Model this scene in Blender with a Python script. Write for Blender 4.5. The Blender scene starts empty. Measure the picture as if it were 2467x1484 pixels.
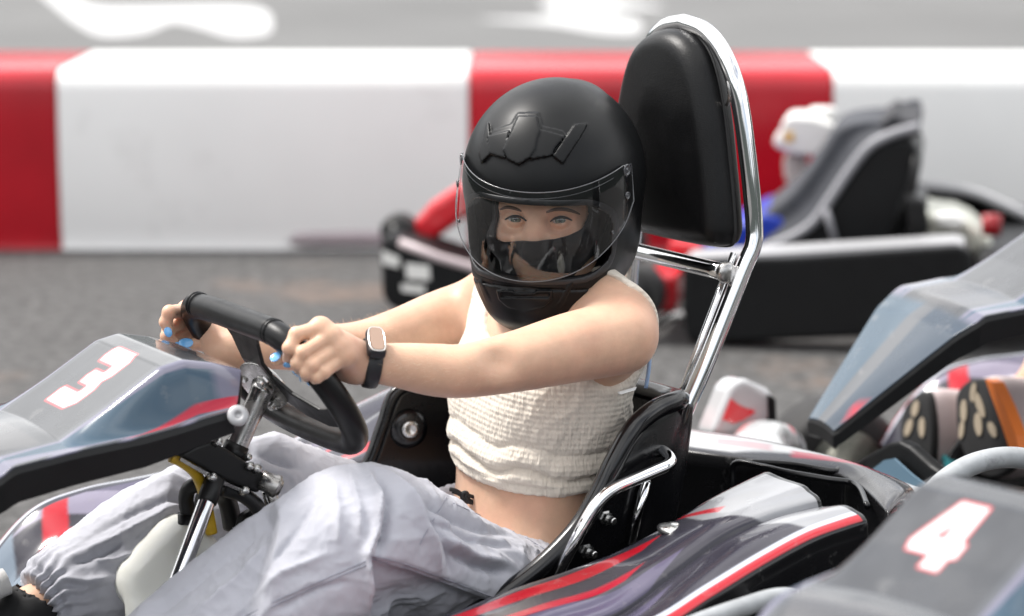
import bpy, bmesh, math, random
import numpy as np
from mathutils import Vector, Matrix, noise as mnoise
rng = np.random.default_rng(7); random.seed(7)
sc = bpy.context.scene
COL = sc.collection
R_ = math.radians
# ------------------------------------------------------------------ camera model and frames
FPX, CX, CY = 6000.0, 1233.5, 742.0            # focal length and centre, in units of a 2467 px wide picture
PH = R_(10.55); CAM = np.array([0, 0, 1.1])
CR = np.array([1, 0, 0.]); CF = np.array([0, math.cos(PH), -math.sin(PH)]); CU = np.array([0, math.sin(PH), math.cos(PH)])
class Frame:
    """a vehicle's own frame: x ahead, y to its left, z up"""
    def __init__(s, o, ang):
        s.o = np.array(o, float); s.ang = ang
        s.f = np.array([math.cos(ang), math.sin(ang), 0]); s.l = np.array([-math.sin(ang), math.cos(ang), 0]); s.u = np.array([0, 0, 1.])
        s.M = np.array([s.f, s.l, s.u])
    def at(s, px, py, x=None, y=None, z=None, d=None):
        r = CF * FPX + CR * (px - CX) + CU * (CY - py)
        if d is not None: t = d / r[1]
        elif y is not None: t = (y - (CAM - s.o) @ s.l) / (r @ s.l)
        elif x is not None: t = (x - (CAM - s.o) @ s.f) / (r @ s.f)
        else: t = (z - CAM[2]) / r[2]
        return s.M @ (CAM + t * r - s.o)
    def ray(s, px, py):
        r = CF * FPX + CR * (px - CX) + CU * (CY - py)
        return s.M @ (CAM - s.o), s.M @ (r / np.linalg.norm(r))
    def pix(s, p):
        w = s.M.T @ np.asarray(p, float) + s.o - CAM
        return CX + FPX * (w @ CR) / (w @ CF), CY - FPX * (w @ CU) / (w @ CF)
A0 = R_(212)
K = Frame((.05, 3.0, 0), A0)
V = K.at
W0 = Frame((0, 0, 0), 0.0)
# ------------------------------------------------------------------ object helpers
def tag(o, label=None, cat=None, group=None, kind=None):
    if label: o['label'] = label
    if cat: o['category'] = cat
    if group: o['group'] = group
    if kind: o['kind'] = kind
    return o
def empty(name, loc=(0, 0, 0), rz=0):
    o = bpy.data.objects.new(name, None); COL.objects.link(o); o.location = loc; o.rotation_euler = (0, 0, rz); o.empty_display_size = .1
    return o
def mk(name, v, f, mat, parent=None, smooth=True, col=None, edges=None):
    me = bpy.data.meshes.new(name)
    v = np.asarray(v, float)
    if isinstance(f, np.ndarray):
        n, k = f.shape
        me.vertices.add(len(v)); me.vertices.foreach_set('co', v.astype(np.float32).ravel())
        me.loops.add(n * k); me.loops.foreach_set('vertex_index', f.astype(np.int32).ravel())
        me.polygons.add(n); me.polygons.foreach_set('loop_start', np.arange(0, n * k, k, dtype=np.int32)); me.polygons.foreach_set('loop_total', np.full(n, k, np.int32))
        me.update(calc_edges=True); me.validate()
    else:
        me.from_pydata([tuple(p) for p in v], [], [tuple(int(i) for i in q) for q in f]); me.update()
    if smooth: me.polygons.foreach_set('use_smooth', np.ones(len(me.polygons), bool))
    for m in (mat if isinstance(mat, (list, tuple)) else [mat]): me.materials.append(m)
    if col is not None:
        a = me.color_attributes.new('Col', 'FLOAT_COLOR', 'POINT')
        c = np.ones((len(v), 4), np.float32); c[:, :3] = col; a.data.foreach_set('color', c.ravel())
    o = bpy.data.objects.new(name, me); COL.objects.link(o)
    if parent: o.parent = parent
    return o
def join(*parts):
    vs, fs, n = [], [], 0
    for v, f in parts:
        vs.append(np.asarray(v, float)); fs += [tuple(int(i) + n for i in q) for q in f]; n += len(v)
    return np.concatenate(vs), fs
def unit(v):
    v = np.asarray(v, float); return v / (np.linalg.norm(v) + 1e-12)
def spline(pts, n=8, closed=False):
    P = np.asarray(pts, float)
    if closed: Q = np.concatenate([P[-1:], P, P[:2]])
    else: Q = np.concatenate([2 * P[:1] - P[1:2], P, 2 * P[-1:] - P[-2:-1]])
    out = []
    for i in range(len(Q) - 3):
        a, b, c, d = Q[i:i + 4]
        for t in np.arange(n) / n:
            out.append(.5 * (2 * b + (c - a) * t + (2 * a - 5 * b + 4 * c - d) * t * t + (3 * b - a - 3 * c + d) * t ** 3))
    if not closed: out.append(P[-1])
    return np.array(out)
def fillet(pts, r, n=6):
    """polyline with rounded corners"""
    P = [np.asarray(p, float) for p in pts]; out = [P[0]]
    for a, b, c in zip(P, P[1:], P[2:]):
        u, w = unit(a - b), unit(c - b); L = min(r, np.linalg.norm(a - b) * .48, np.linalg.norm(c - b) * .48)
        p, q = b + u * L, b + w * L
        for t in np.linspace(0, 1, n + 1): out.append((1 - t) ** 2 * p + 2 * t * (1 - t) * b + t * t * q)
    out.append(P[-1]); return np.array(out)
def tube(path, r, seg=14, closed=False, flat=None, caps=True):
    P = np.asarray(path, float); n = len(P); r = np.broadcast_to(np.asarray(r, float), (n,))
    T = (np.roll(P, -1, 0) - np.roll(P, 1, 0)) if closed else np.gradient(P, axis=0)
    T /= np.linalg.norm(T, axis=1)[:, None] + 1e-12
    up = np.array([0, 0, 1.]) if abs(T[0] @ [0, 0, 1]) < .9 else np.array([1., 0, 0])
    N = unit(up - (up @ T[0]) * T[0]); Ns = [N]
    for i in range(1, n):
        N = Ns[-1] - (Ns[-1] @ T[i]) * T[i]; Ns.append(unit(N))
    Ns = np.array(Ns); B = np.cross(T, Ns)
    th = np.linspace(0, 2 * np.pi, seg, endpoint=False)
    v = P[:, None] + r[:, None, None] * (np.cos(th)[None, :, None] * Ns[:, None] + np.sin(th)[None, :, None] * B[:, None])
    v = v.reshape(-1, 3); f = []
    for i in range(n if closed else n - 1):
        j = (i + 1) % n
        for k in range(seg):
            l = (k + 1) % seg; f.append((i * seg + k, i * seg + l, j * seg + l, j * seg + k))
    if not closed and caps:
        f.append(tuple(range(seg))[::-1]); f.append(tuple((n - 1) * seg + k for k in range(seg)))
    return v, f
def lathe(prof, c, axis, seg=28):
    """prof: (along, radius) pairs"""
    a = unit(axis); u = unit(np.cross(a, [0, 0, 1] if abs(a[2]) < .9 else [1, 0, 0])); w = np.cross(a, u)
    th = np.linspace(0, 2 * np.pi, seg, endpoint=False); v = []; f = []
    for h, r in prof:
        for t in th: v.append(np.asarray(c) + a * h + r * (math.cos(t) * u + math.sin(t) * w))
    for i in range(len(prof) - 1):
        for k in range(seg):
            l = (k + 1) % seg; f.append((i * seg + k, (i + 1) * seg + k, (i + 1) * seg + l, i * seg + l))
    f.append(tuple(range(seg))); f.append(tuple((len(prof) - 1) * seg + k for k in range(seg))[::-1])
    return np.array(v), f
def prism(poly, ext, bevel=.0):
    """closed 3-D outline swept by the vector ext"""
    P = np.asarray(poly, float); n = len(P); v = np.concatenate([P, P + np.asarray(ext)])
    f = [tuple(range(n))[::-1], tuple(range(n, 2 * n))] + [(i, (i + 1) % n, n + (i + 1) % n, n + i) for i in range(n)]
    return v, f
def bev(o, w=.003, seg=3, ang=30):
    m = o.modifiers.new('bevel', 'BEVEL'); m.width = w; m.segments = seg; m.limit_method = 'ANGLE'; m.angle_limit = R_(ang)
    m.harden_normals = False
    return o
def boxv(c, h, M=None):
    M = np.eye(3) if M is None else np.asarray(M)
    v = np.array([[x, y, z] for x in (-1, 1) for y in (-1, 1) for z in (-1, 1)], float) * np.asarray(h)
    return v @ M + np.asarray(c), [(0, 1, 3, 2), (4, 6, 7, 5), (0, 4, 5, 1), (2, 3, 7, 6), (0, 2, 6, 4), (1, 5, 7, 3)]
def bsp(ctrl, nu, nv):
    """smooth surface through a grid of control points (Catmull-Rom both ways) -> (nu, nv, 3)"""
    C = np.asarray(ctrl, float)
    def res(Cg, n):
        Q = np.concatenate([2 * Cg[:1] - Cg[1:2], Cg, 2 * Cg[-1:] - Cg[-2:-1]]); m = len(Cg) - 1
        u = np.linspace(0, m, n); i = np.minimum(u.astype(int), m - 1); t = (u - i)[:, None, None]
        a, b, c, d = Q[i], Q[i + 1], Q[i + 2], Q[i + 3]
        return .5 * (2 * b + (c - a) * t + (2 * a - 5 * b + 4 * c - d) * t * t + (3 * b - a - 3 * c + d) * t ** 3)
    G = res(C, nu); return res(G.transpose(1, 0, 2), nv).transpose(1, 0, 2)
def gridf(nu, nv):
    i = np.arange(nu - 1)[:, None] * nv + np.arange(nv - 1)[None]
    return np.stack([i, i + 1, i + nv + 1, i + nv], -1).reshape(-1, 4)
def sheet(name, G, mat, parent, thick=.004, col=None, flip=False, off=-1):
    nu, nv, _ = G.shape; f = gridf(nu, nv)
    if flip: f = f[:, ::-1]
    o = mk(name, G.reshape(-1, 3), f, mat, parent, col=col)
    m = o.modifiers.new('thick', 'SOLIDIFY'); m.thickness = thick; m.offset = off
    return o
def polysd(P, poly):
    """signed distance of 2-D points to a polygon (inside < 0)"""
    P = np.asarray(P, float); Q = np.asarray(poly, float); d = np.full(len(P), 1e9); ins = np.zeros(len(P), bool)
    for a, b in zip(Q, np.roll(Q, -1, 0)):
        e = b - a; w = P - a; t = np.clip((w @ e) / (e @ e + 1e-18), 0, 1)
        d = np.minimum(d, np.linalg.norm(w - t[:, None] * e, axis=1))
        c = (a[1] > P[:, 1]) != (b[1] > P[:, 1])
        with np.errstate(divide='ignore', invalid='ignore'):
            xx = a[0] + (P[:, 1] - a[1]) / (b[1] - a[1]) * e[0]
        ins ^= c & (P[:, 0] < xx)
    return np.where(ins, -d, d)
def paint(col, uv, poly, c, soft=.0008, grow=0.):
    w = np.clip(.5 - (polysd(uv, poly) - grow) / (2 * soft), 0, 1)[:, None]
    col[:] = col * (1 - w) + np.asarray(c) * w
# ------------------------------------------------------------------ signed distance volumes -> one continuous mesh
def rc(a, b, ra, rb=None, fl=None):
    a, b = np.asarray(a, float), np.asarray(b, float); rb = ra if rb is None else rb; e = b - a; L2 = e @ e + 1e-12
    def fn(X, Y, Z):
        x, y, z = X - a[0], Y - a[1], Z - a[2]
        t = np.clip((x * e[0] + y * e[1] + z * e[2]) / L2, 0, 1)
        x, y, z = x - t * e[0], y - t * e[1], z - t * e[2]
        if fl is not None:
            (v, s) = fl; q = (x * v[0] + y * v[1] + z * v[2]) * (s - 1); x, y, z = x + q * v[0], y + q * v[1], z + q * v[2]
        return np.sqrt(x * x + y * y + z * z) - (ra + t * (rb - ra))
    m = max(ra, rb); return fn, np.minimum(a, b) - m, np.maximum(a, b) + m
def chain(pts, rad, n=6):
    """one tapering limb along a smooth path"""
    Q = spline(np.column_stack([np.asarray(pts, float), rad]), n); S_ = [rc(a[:3], b[:3], a[3], b[3]) for a, b in zip(Q, Q[1:])]
    def fn(X, Y, Z):
        d = None
        for s in S_: e = s[0](X, Y, Z); d = e if d is None else np.minimum(d, e)
        return d
    return fn, np.min([s[1] for s in S_], 0), np.max([s[2] for s in S_], 0)
def ell(c, r, M=None):
    c, r = np.asarray(c, float), np.asarray(r, float); M = np.eye(3) if M is None else np.asarray(M, float)
    def fn(X, Y, Z):
        x, y, z = X - c[0], Y - c[1], Z - c[2]
        q = [x * M[i][0] + y * M[i][1] + z * M[i][2] for i in range(3)]
        k0 = np.sqrt(sum((q[i] / r[i]) ** 2 for i in range(3))); k1 = np.sqrt(sum((q[i] / r[i] ** 2) ** 2 for i in range(3))) + 1e-9
        return k0 * (k0 - 1) / k1
    e = np.sqrt(((M * r[:, None]) ** 2).sum(0)); return fn, c - e, c + e
def rbox(c, h, r, M=None):
    c, h = np.asarray(c, float), np.asarray(h, float) - r; M = np.eye(3) if M is None else np.asarray(M, float)
    def fn(X, Y, Z):
        x, y, z = X - c[0], Y - c[1], Z - c[2]
        q = [np.abs(x * M[i][0] + y * M[i][1] + z * M[i][2]) - h[i] for i in range(3)]
        return np.sqrt(sum(np.maximum(a, 0) ** 2 for a in q)) + np.minimum(np.maximum(np.maximum(q[0], q[1]), q[2]), 0) - r
    e = np.abs(M * (h + r)[:, None]).sum(0); return fn, c - e, c + e
class Vol:
    def __init__(s, lo, hi, h):
        s.lo = np.array(lo, float); s.h = h; s.n = np.ceil((np.array(hi) - s.lo) / h).astype(int) + 1
        s.F = np.full(s.n, .5, np.float32); s.ax = [s.lo[i] + h * np.arange(s.n[i]) for i in range(3)]
    def _do(s, prim, k, mode):
        fn, a, b = prim; m = k + 4 * s.h + .004
        i0 = np.clip(np.floor((a - m - s.lo) / s.h).astype(int), 0, s.n); i1 = np.clip(np.ceil((b + m - s.lo) / s.h).astype(int) + 1, 0, s.n)
        if (i1 <= i0).any(): return s
        sl = tuple(slice(p, q) for p, q in zip(i0, i1))
        X, Y, Z = np.meshgrid(*[s.ax[i][sl[i]].astype(np.float32) for i in range(3)], indexing='ij', sparse=True)
        d = fn(X, Y, Z).astype(np.float32); F = s.F[sl]
        if mode == 'u':
            if k > 0: hh = np.maximum(k - np.abs(F - d), 0) / k; s.F[sl] = np.minimum(F, d) - hh * hh * k * .25
            else: s.F[sl] = np.minimum(F, d)
        else:
            if mode == 's': d = -d
            if k > 0: hh = np.maximum(k - np.abs(F - d), 0) / k; s.F[sl] = np.maximum(F, d) + hh * hh * k * .25
            else: s.F[sl] = np.maximum(F, d)
        return s
    def add(s, p, k=.0): return s._do(p, k, 'u')
    def sub(s, p, k=.0): return s._do(p, k, 's')
    def clip(s, fn, k=.0):
        """keep where fn < 0"""
        return s._do((fn, s.lo, s.lo + s.h * s.n), k, 'i')
    def mesh(s, smooth=1):
        F = s.F; S = F < 0; nx, ny, nz = s.n
        cnt = np.zeros((nx - 1, ny - 1, nz - 1), np.int8)
        cs = [(i, j, k) for i in (0, 1) for j in (0, 1) for k in (0, 1)]
        for i, j, k in cs: cnt += S[i:nx - 1 + i, j:ny - 1 + j, k:nz - 1 + k]
        I = np.argwhere((cnt > 0) & (cnt < 8)); N = len(I)
        vals = np.stack([F[I[:, 0] + i, I[:, 1] + j, I[:, 2] + k] for i, j, k in cs]); acc = np.zeros((N, 3)); num = np.zeros(N)
        for a in range(8):
            for b in range(a + 1, 8):
                ca, cb = np.array(cs[a]), np.array(cs[b])
                if np.abs(ca - cb).sum() != 1: continue
                m = (vals[a] < 0) != (vals[b] < 0); t = np.where(m, vals[a] / np.where(m, vals[a] - vals[b], 1), 0)
                acc += m[:, None] * (ca + t[:, None] * (cb - ca)); num += m
        P = s.lo + s.h * (I + acc / num[:, None])
        idx = np.full((nx - 1, ny - 1, nz - 1), -1, np.int32); idx[I[:, 0], I[:, 1], I[:, 2]] = np.arange(N)
        faces = []
        for axn in range(3):
            sl0 = [slice(1, n - 1) for n in s.n]; sl1 = list(sl0); sl0[axn] = slice(0, s.n[axn] - 1); sl1[axn] = slice(1, s.n[axn])
            s0, s1 = S[tuple(sl0)], S[tuple(sl1)]; E = np.argwhere(s0 != s1); fl = s0[tuple(E.T)]
            off = np.ones(3, int); off[axn] = 0; E = E + off
            u, w = [(1, 2), (2, 0), (0, 1)][axn]
            q = []
            for du, dw in ((0, 0), (1, 0), (1, 1), (0, 1)):
                C = E.copy(); C[:, u] -= 1 - du; C[:, w] -= 1 - dw; q.append(idx[C[:, 0], C[:, 1], C[:, 2]])
            q = np.stack(q, 1); q[~fl] = q[~fl][:, ::-1]; faces.append(q)
        f = np.concatenate(faces); f = f[(f >= 0).all(1)]
        for _ in range(smooth): P = relax(P, f, .5)
        return P, f
def relax(P, f, w=.5):
    A = np.zeros_like(P); c = np.zeros(len(P))
    for a in range(4):
        for b in ((a + 1) % 4, (a + 3) % 4):
            for d in range(3): A[:, d] += np.bincount(f[:, a], P[f[:, b], d], len(P))
            c += np.bincount(f[:, a], minlength=len(P))
    return P * (1 - w) + w * A / np.maximum(c, 1)[:, None]
def vnormals(P, f):
    n = np.cross(P[f[:, 2]] - P[f[:, 0]], P[f[:, 3]] - P[f[:, 1]]); N = np.zeros_like(P)
    for a in range(4):
        for d in range(3): N[:, d] += np.bincount(f[:, a], n[:, d], len(P))
    return N / (np.linalg.norm(N, axis=1)[:, None] + 1e-12)
def vnoise(P, seed=0):
    """smooth value noise in -1..1, vectorised"""
    P = np.asarray(P, float); i = np.floor(P).astype(np.int64); t = P - i; t = t * t * t * (t * (t * 6 - 15) + 10)
    def hsh(a, b, c):
        n = (a * 73856093) ^ (b * 19349663) ^ (c * 83492791) ^ (seed * 2654435761); n = (n ^ (n >> 13)) * 1274126177 & 0xffffffff
        n = (n ^ (n >> 15)) * 2246822519 & 0xffffffff
        return (n ^ (n >> 13)) / 4294967295.0 * 2 - 1
    r = 0
    for dx in (0, 1):
        for dy in (0, 1):
            for dz in (0, 1):
                w = (t[:, 0] if dx else 1 - t[:, 0]) * (t[:, 1] if dy else 1 - t[:, 1]) * (t[:, 2] if dz else 1 - t[:, 2])
                r = r + w * hsh(i[:, 0] + dx, i[:, 1] + dy, i[:, 2] + dz)
    return r
# ------------------------------------------------------------------ materials
def sk(b, name):
    return b.inputs[name]
def mat(name, base=(.5, .5, .5), rough=.5, metal=0., coat=0., coat_r=.05, spec=.5, attr=False, sss=0., sss_r=(.02, .008, .004), sheen=0.,
        nz=None, rz=None, bump=None, bump2=None, cmix=None):
    """nz: (scale, amount) colour variation; rz: (scale, lo, hi) roughness variation; bump: (scale, strength, distance); cmix: (scale, colour, lo, hi) patches"""
    m = bpy.data.materials.new(name); m.use_nodes = True; t = m.node_tree; N, L = t.nodes, t.links; b = N['Principled BSDF']
    b.inputs['Base Color'].default_value = (*base, 1); b.inputs['Roughness'].default_value = rough; b.inputs['Metallic'].default_value = metal
    b.inputs['Coat Weight'].default_value = coat; b.inputs['Coat Roughness'].default_value = coat_r; b.inputs['Specular IOR Level'].default_value = spec
    if sheen: b.inputs['Sheen Weight'].default_value = sheen; b.inputs['Sheen Roughness'].default_value = .5
    if sss:
        b.inputs['Subsurface Weight'].default_value = sss; b.inputs['Subsurface Radius'].default_value = sss_r; b.inputs['Subsurface Scale'].default_value = 1.
    tc = N.new('ShaderNodeTexCoord'); co = tc.outputs['Object']
    def noise(scale, det=4., rough_=.6, vec=None):
        n = N.new('ShaderNodeTexNoise'); n.inputs['Scale'].default_value = scale; n.inputs['Detail'].default_value = det; n.inputs['Roughness'].default_value = rough_
        L.new(vec or co, n.inputs['Vector']); return n.outputs['Fac']
    def ramp(fac, lo, hi, a=0., c=1.):
        r = N.new('ShaderNodeMapRange'); r.inputs['From Min'].default_value = lo; r.inputs['From Max'].default_value = hi
        r.inputs['To Min'].default_value = a; r.inputs['To Max'].default_value = c; L.new(fac, r.inputs['Value']); return r.outputs[0]
    def mix(fac, a, c, mode='MIX'):
        x = N.new('ShaderNodeMix'); x.data_type = 'RGBA'; x.blend_type = mode
        if isinstance(fac, (int, float)): x.inputs[0].default_value = fac
        else: L.new(fac, x.inputs[0])
        for s, val in ((6, a), (7, c)):
            if isinstance(val, tuple): x.inputs[s].default_value = (*val[:3], 1)
            else: L.new(val, x.inputs[s])
        return x.outputs[2]
    colr = base
    if attr:
        a = N.new('ShaderNodeAttribute'); a.attribute_name = 'Col'; colr = a.outputs['Color']
    if nz:
        f = ramp(noise(nz[0]), .3, .7, 1 - nz[1], 1 + nz[1]); g = N.new('ShaderNodeCombineColor')
        for i in range(3): L.new(f, g.inputs[i])
        colr = mix(1., colr, g.outputs[0], 'MULTIPLY')
    if cmix: colr = mix(ramp(noise(cmix[0], 6., .65), cmix[2], cmix[3]), colr, cmix[1])
    if not isinstance(colr, tuple): L.new(colr, b.inputs['Base Color'])
    if rz: L.new(ramp(noise(rz[0], 5.), .3, .7, rz[1], rz[2]), b.inputs['Roughness'])
    prev = None
    for bp in (bump, bump2):
        if not bp: continue
        q = N.new('ShaderNodeBump'); q.inputs['Strength'].default_value = bp[1]; q.inputs['Distance'].default_value = bp[2]
        L.new(noise(bp[0], 3.), q.inputs['Height'])
        if prev: L.new(prev, q.inputs['Normal'])
        prev = q.outputs[0]; L.new(prev, b.inputs['Normal'])
    m['h'] = 1
    return m
M = {}
M['asphalt'] = mat('asphalt', (.086, .084, .083), .9, spec=.3, nz=(34., .6), cmix=(1.1, (.20, .145, .115), .60, .72), bump=(260., .6, .004), bump2=(1400., .5, .0015), rz=(3., .75, .95))
M['asphalt_far'] = mat('asphalt_far', (.125, .125, .124), .85, nz=(.5, .12), bump=(200., .4, .003))
M['white_paint'] = mat('white_road_paint', (.47, .47, .47), .6, nz=(1.4, .06))
M['barrier_white'] = mat('barrier_white', (.84, .84, .83), .32, nz=(1.1, .05), cmix=(2.6, (.62, .61, .60), .60, .85))
M['barrier_red'] = mat('barrier_red', (.42, .004, .014), .25, nz=(1.6, .22), cmix=(3.1, (.3, .006, .014), .62, .9))
M['scuff'] = mat('rubber_scuff', (.40, .34, .36), .8, nz=(4., .3))
M['chrome'] = mat('polished_chrome', (.86, .86, .87), .045, 1., rz=(38., .03, .085))
M['steel'] = mat('worn_steel', (.42, .41, .40), .26, 1., rz=(60., .16, .42), nz=(90., .18))
M['zinc'] = mat('zinc_bolt', (.62, .62, .61), .28, 1., rz=(200., .2, .4))
M['satin'] = mat('satin_aluminium', (.42, .42, .43), .5, .6)
M['black_gloss'] = mat('black_moulded_plastic', (.005, .005, .006), .20, spec=.4, coat=.2, rz=(22., .15, .32), bump=(500., .05, .001))
M['black_matt'] = mat('black_matt_plastic', (.005, .0053, .006), .46, spec=.28, rz=(30., .38, .56), bump=(700., .12, .001))
M['black_steel'] = mat('black_powdercoat', (.007, .007, .0075), .38, spec=.4, bump=(900., .12, .0006), rz=(40., .3, .5))
M['leather'] = mat('black_leatherette', (.004, .004, .0045), .36, spec=.26, bump=(620., .28, .0012), bump2=(190., .1, .001), rz=(25., .30, .42))
M['grip'] = mat('wheel_grip', (.0045, .0045, .005), .38, spec=.3, bump=(900., .22, .0006), rz=(30., .28, .46))
M['helmet'] = mat('matt_black_helmet', (.005, .0054, .006), .39, spec=.24, rz=(40., .36, .44), bump=(1500., .03, .0004))
M['gasket'] = mat('rubber_gasket', (.02, .02, .022), .5)
M['skin'] = mat('skin', (.66, .415, .285), .47, spec=.42, sheen=.12, sss=.22, sss_r=(.012, .005, .003), nz=(34., .10), cmix=(9., (.62, .30, .21), .46, .95), bump=(520., .22, .0007), bump2=(75., .10, .003))
M['nail'] = mat('blue_nail_polish', (.17, .47, .86), .16, coat=.8)
M['eye'] = mat('eye_white', (.72, .68, .66), .12, coat=1., attr=True)
M['brow'] = mat('brow_hair', (.10, .055, .035), .6)
M['knit'] = None
M['watch'] = mat('black_silicone', (.014, .015, .018), .46)
M['watch_face'] = mat('watch_glass', (.30, .185, .125), .08, coat=1.)  # base colour carries a painted reflection of the skin
M['watch_rim'] = mat('watch_case', (.72, .70, .66), .18, 1.)
M['tank'] = mat('translucent_tank_plastic', (.84, .84, .78), .36, sss=.15, sss_r=(.01, .01, .008), nz=(9., .05), cmix=(42., (.14, .10, .07), .735, .80), bump=(240., .06, .001))
M['hose_yellow'] = mat('yellow_hose', (.70, .44, .03), .34, nz=(50., .15), cmix=(60., (.2, .12, .05), .68, .76))
M['hose_black'] = mat('black_hose', (.012, .012, .013), .42, bump=(300., .2, .001))
M['paint'] = mat('printed_bodywork', (.3, .3, .3), .22, spec=.28, coat=.62, coat_r=.045, attr=True, nz=(7., .04), cmix=(26., (.26, .255, .25), .60, 1.0), rz=(16., .14, .32), bump=(30., .012, .002))
M['paint_far'] = mat('printed_bodywork_far', (.3, .3, .3), .32, coat=.5, attr=True)
M['tyre'] = mat('tyre_rubber', (.022, .021, .021), .72, nz=(9., .3), bump=(160., .4, .002))
M['rail'] = mat('worn_grey_rail', (.33, .345, .36), .42, nz=(26., .22), cmix=(30., (.16, .16, .165), .58, .75), rz=(30., .3, .6), bump=(140., .2, .001))
M['red_paint'] = mat('red_kart_plastic', (.62, .012, .022), .28, coat=.6)
M['blue_cloth'] = mat('blue_kart_plastic', (.008, .035, .36), .4)
M['seat_pad'] = mat('grey_seat_pad', (.045, .048, .058), .75, nz=(30., .15))
M['piping'] = mat('grey_seat_piping', (.28, .28, .30), .5)
M['white_plastic'] = mat('white_plastic', (.80, .79, .76), .35, nz=(8., .04))
M['engine'] = mat('cast_aluminium', (.62, .62, .54), .42, .6, nz=(20., .3))
M['mask'] = mat('black_balaclava', (.010, .010, .011), .80, bump=(1600., .3, .0005), sheen=.15)
M['black_cord'] = mat('black_cord', (.010, .010, .011), .62, bump=(1800., .5, .0006))
M['bra_strap'] = mat('pale_blue_strap', (.30, .42, .62), .5)
M['white_tag'] = mat('white_label', (.8, .8, .78), .6)
M['canvas'] = mat('black_canvas', (.014, .014, .015), .8, bump=(1200., .5, .0008))
M['lace'] = mat('white_lace', (.75, .74, .72), .7, bump=(900., .4, .001))
M['sole_beige'] = mat('beige_rubber', (.42, .35, .26), .6)
M['orange'] = mat('orange_foam', (.90, .22, .03), .5)
M['teal'] = mat('teal_mesh', (.03, .30, .33), .6)
M['pink_grey'] = mat('pale_grey_mesh', (.50, .42, .42), .7, bump=(900., .5, .001))
M['shorts'] = mat('dark_shorts', (.03, .03, .035), .8)
M['yellow_label'] = mat('yellow_label', (.75, .45, .12), .5)
M['red_dark'] = mat('red_cap', (.30, .01, .015), .4)
M['dirt_floor'] = mat('kart_floor', (.05, .05, .05), .6, .4, nz=(20., .3))
def cloth_mat(name, base, weave, crease, cs=38., nzamt=.05, sheen=.2):
    m = bpy.data.materials.new(name); m.use_nodes = True; t = m.node_tree; N, L = t.nodes, t.links; b = N['Principled BSDF']
    b.inputs['Roughness'].default_value = .82; b.inputs['Specular IOR Level'].default_value = .25; b.inputs['Sheen Weight'].default_value = sheen
    tc = N.new('ShaderNodeTexCoord')
    n1 = N.new('ShaderNodeTexNoise'); n1.inputs['Scale'].default_value = weave; n1.inputs['Detail'].default_value = 2.
    n2 = N.new('ShaderNodeTexNoise'); n2.noise_type = 'RIDGED_MULTIFRACTAL'; n2.inputs['Scale'].default_value = cs; n2.inputs['Detail'].default_value = 3.; n2.inputs['Distortion'].default_value = .6
    n3 = N.new('ShaderNodeTexNoise'); n3.inputs['Scale'].default_value = 9.; n3.inputs['Detail'].default_value = 5.
    for n in (n1, n2, n3): L.new(tc.outputs['Object'], n.inputs['Vector'])
    b1 = N.new('ShaderNodeBump'); b1.inputs['Strength'].default_value = .35; b1.inputs['Distance'].default_value = .0008; L.new(n1.outputs['Fac'], b1.inputs['Height'])
    b2 = N.new('ShaderNodeBump'); b2.inputs['Strength'].default_value = crease; b2.inputs['Distance'].default_value = .003; L.new(n2.outputs['Fac'], b2.inputs['Height']); L.new(b1.outputs[0], b2.inputs['Normal'])
    nd = N.new('ShaderNodeTexNoise'); nd.inputs['Scale'].default_value = 14.; nd.inputs['Detail'].default_value = 2.; L.new(tc.outputs['Object'], nd.inputs['Vector'])
    va = N.new('ShaderNodeVectorMath'); va.operation = 'SCALE'; va.inputs['Scale'].default_value = .06; L.new(nd.outputs['Color'], va.inputs[0])
    vb = N.new('ShaderNodeVectorMath'); vb.operation = 'ADD'; L.new(tc.outputs['Object'], vb.inputs[0]); L.new(va.outputs[0], vb.inputs[1]); prev = b2.outputs[0]
    for s_, st, ds in ((17., crease * 1.6, .010), (41., crease * .7, .0045)):
        vo = N.new('ShaderNodeTexVoronoi'); vo.feature = 'F1'; vo.inputs['Scale'].default_value = s_; vo.inputs['Randomness'].default_value = 1.; L.new(vb.outputs[0], vo.inputs['Vector'])
        b3 = N.new('ShaderNodeBump'); b3.inputs['Strength'].default_value = st; b3.inputs['Distance'].default_value = ds; L.new(vo.outputs['Distance'], b3.inputs['Height']); L.new(prev, b3.inputs['Normal']); prev = b3.outputs[0]
    L.new(prev, b.inputs['Normal'])
    r = N.new('ShaderNodeMapRange'); r.inputs['From Min'].default_value = .3; r.inputs['From Max'].default_value = .7; r.inputs['To Min'].default_value = 1 - nzamt; r.inputs['To Max'].default_value = 1 + nzamt
    L.new(n3.outputs['Fac'], r.inputs['Value']); x = N.new('ShaderNodeVectorMath'); x.operation = 'SCALE'; x.inputs[0].default_value = base
    L.new(r.outputs[0], x.inputs['Scale']); L.new(x.outputs[0], b.inputs['Base Color'])
    return m
M['trousers'] = cloth_mat('lavender_cotton', (.445, .448, .495), 900., .20)
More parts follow.
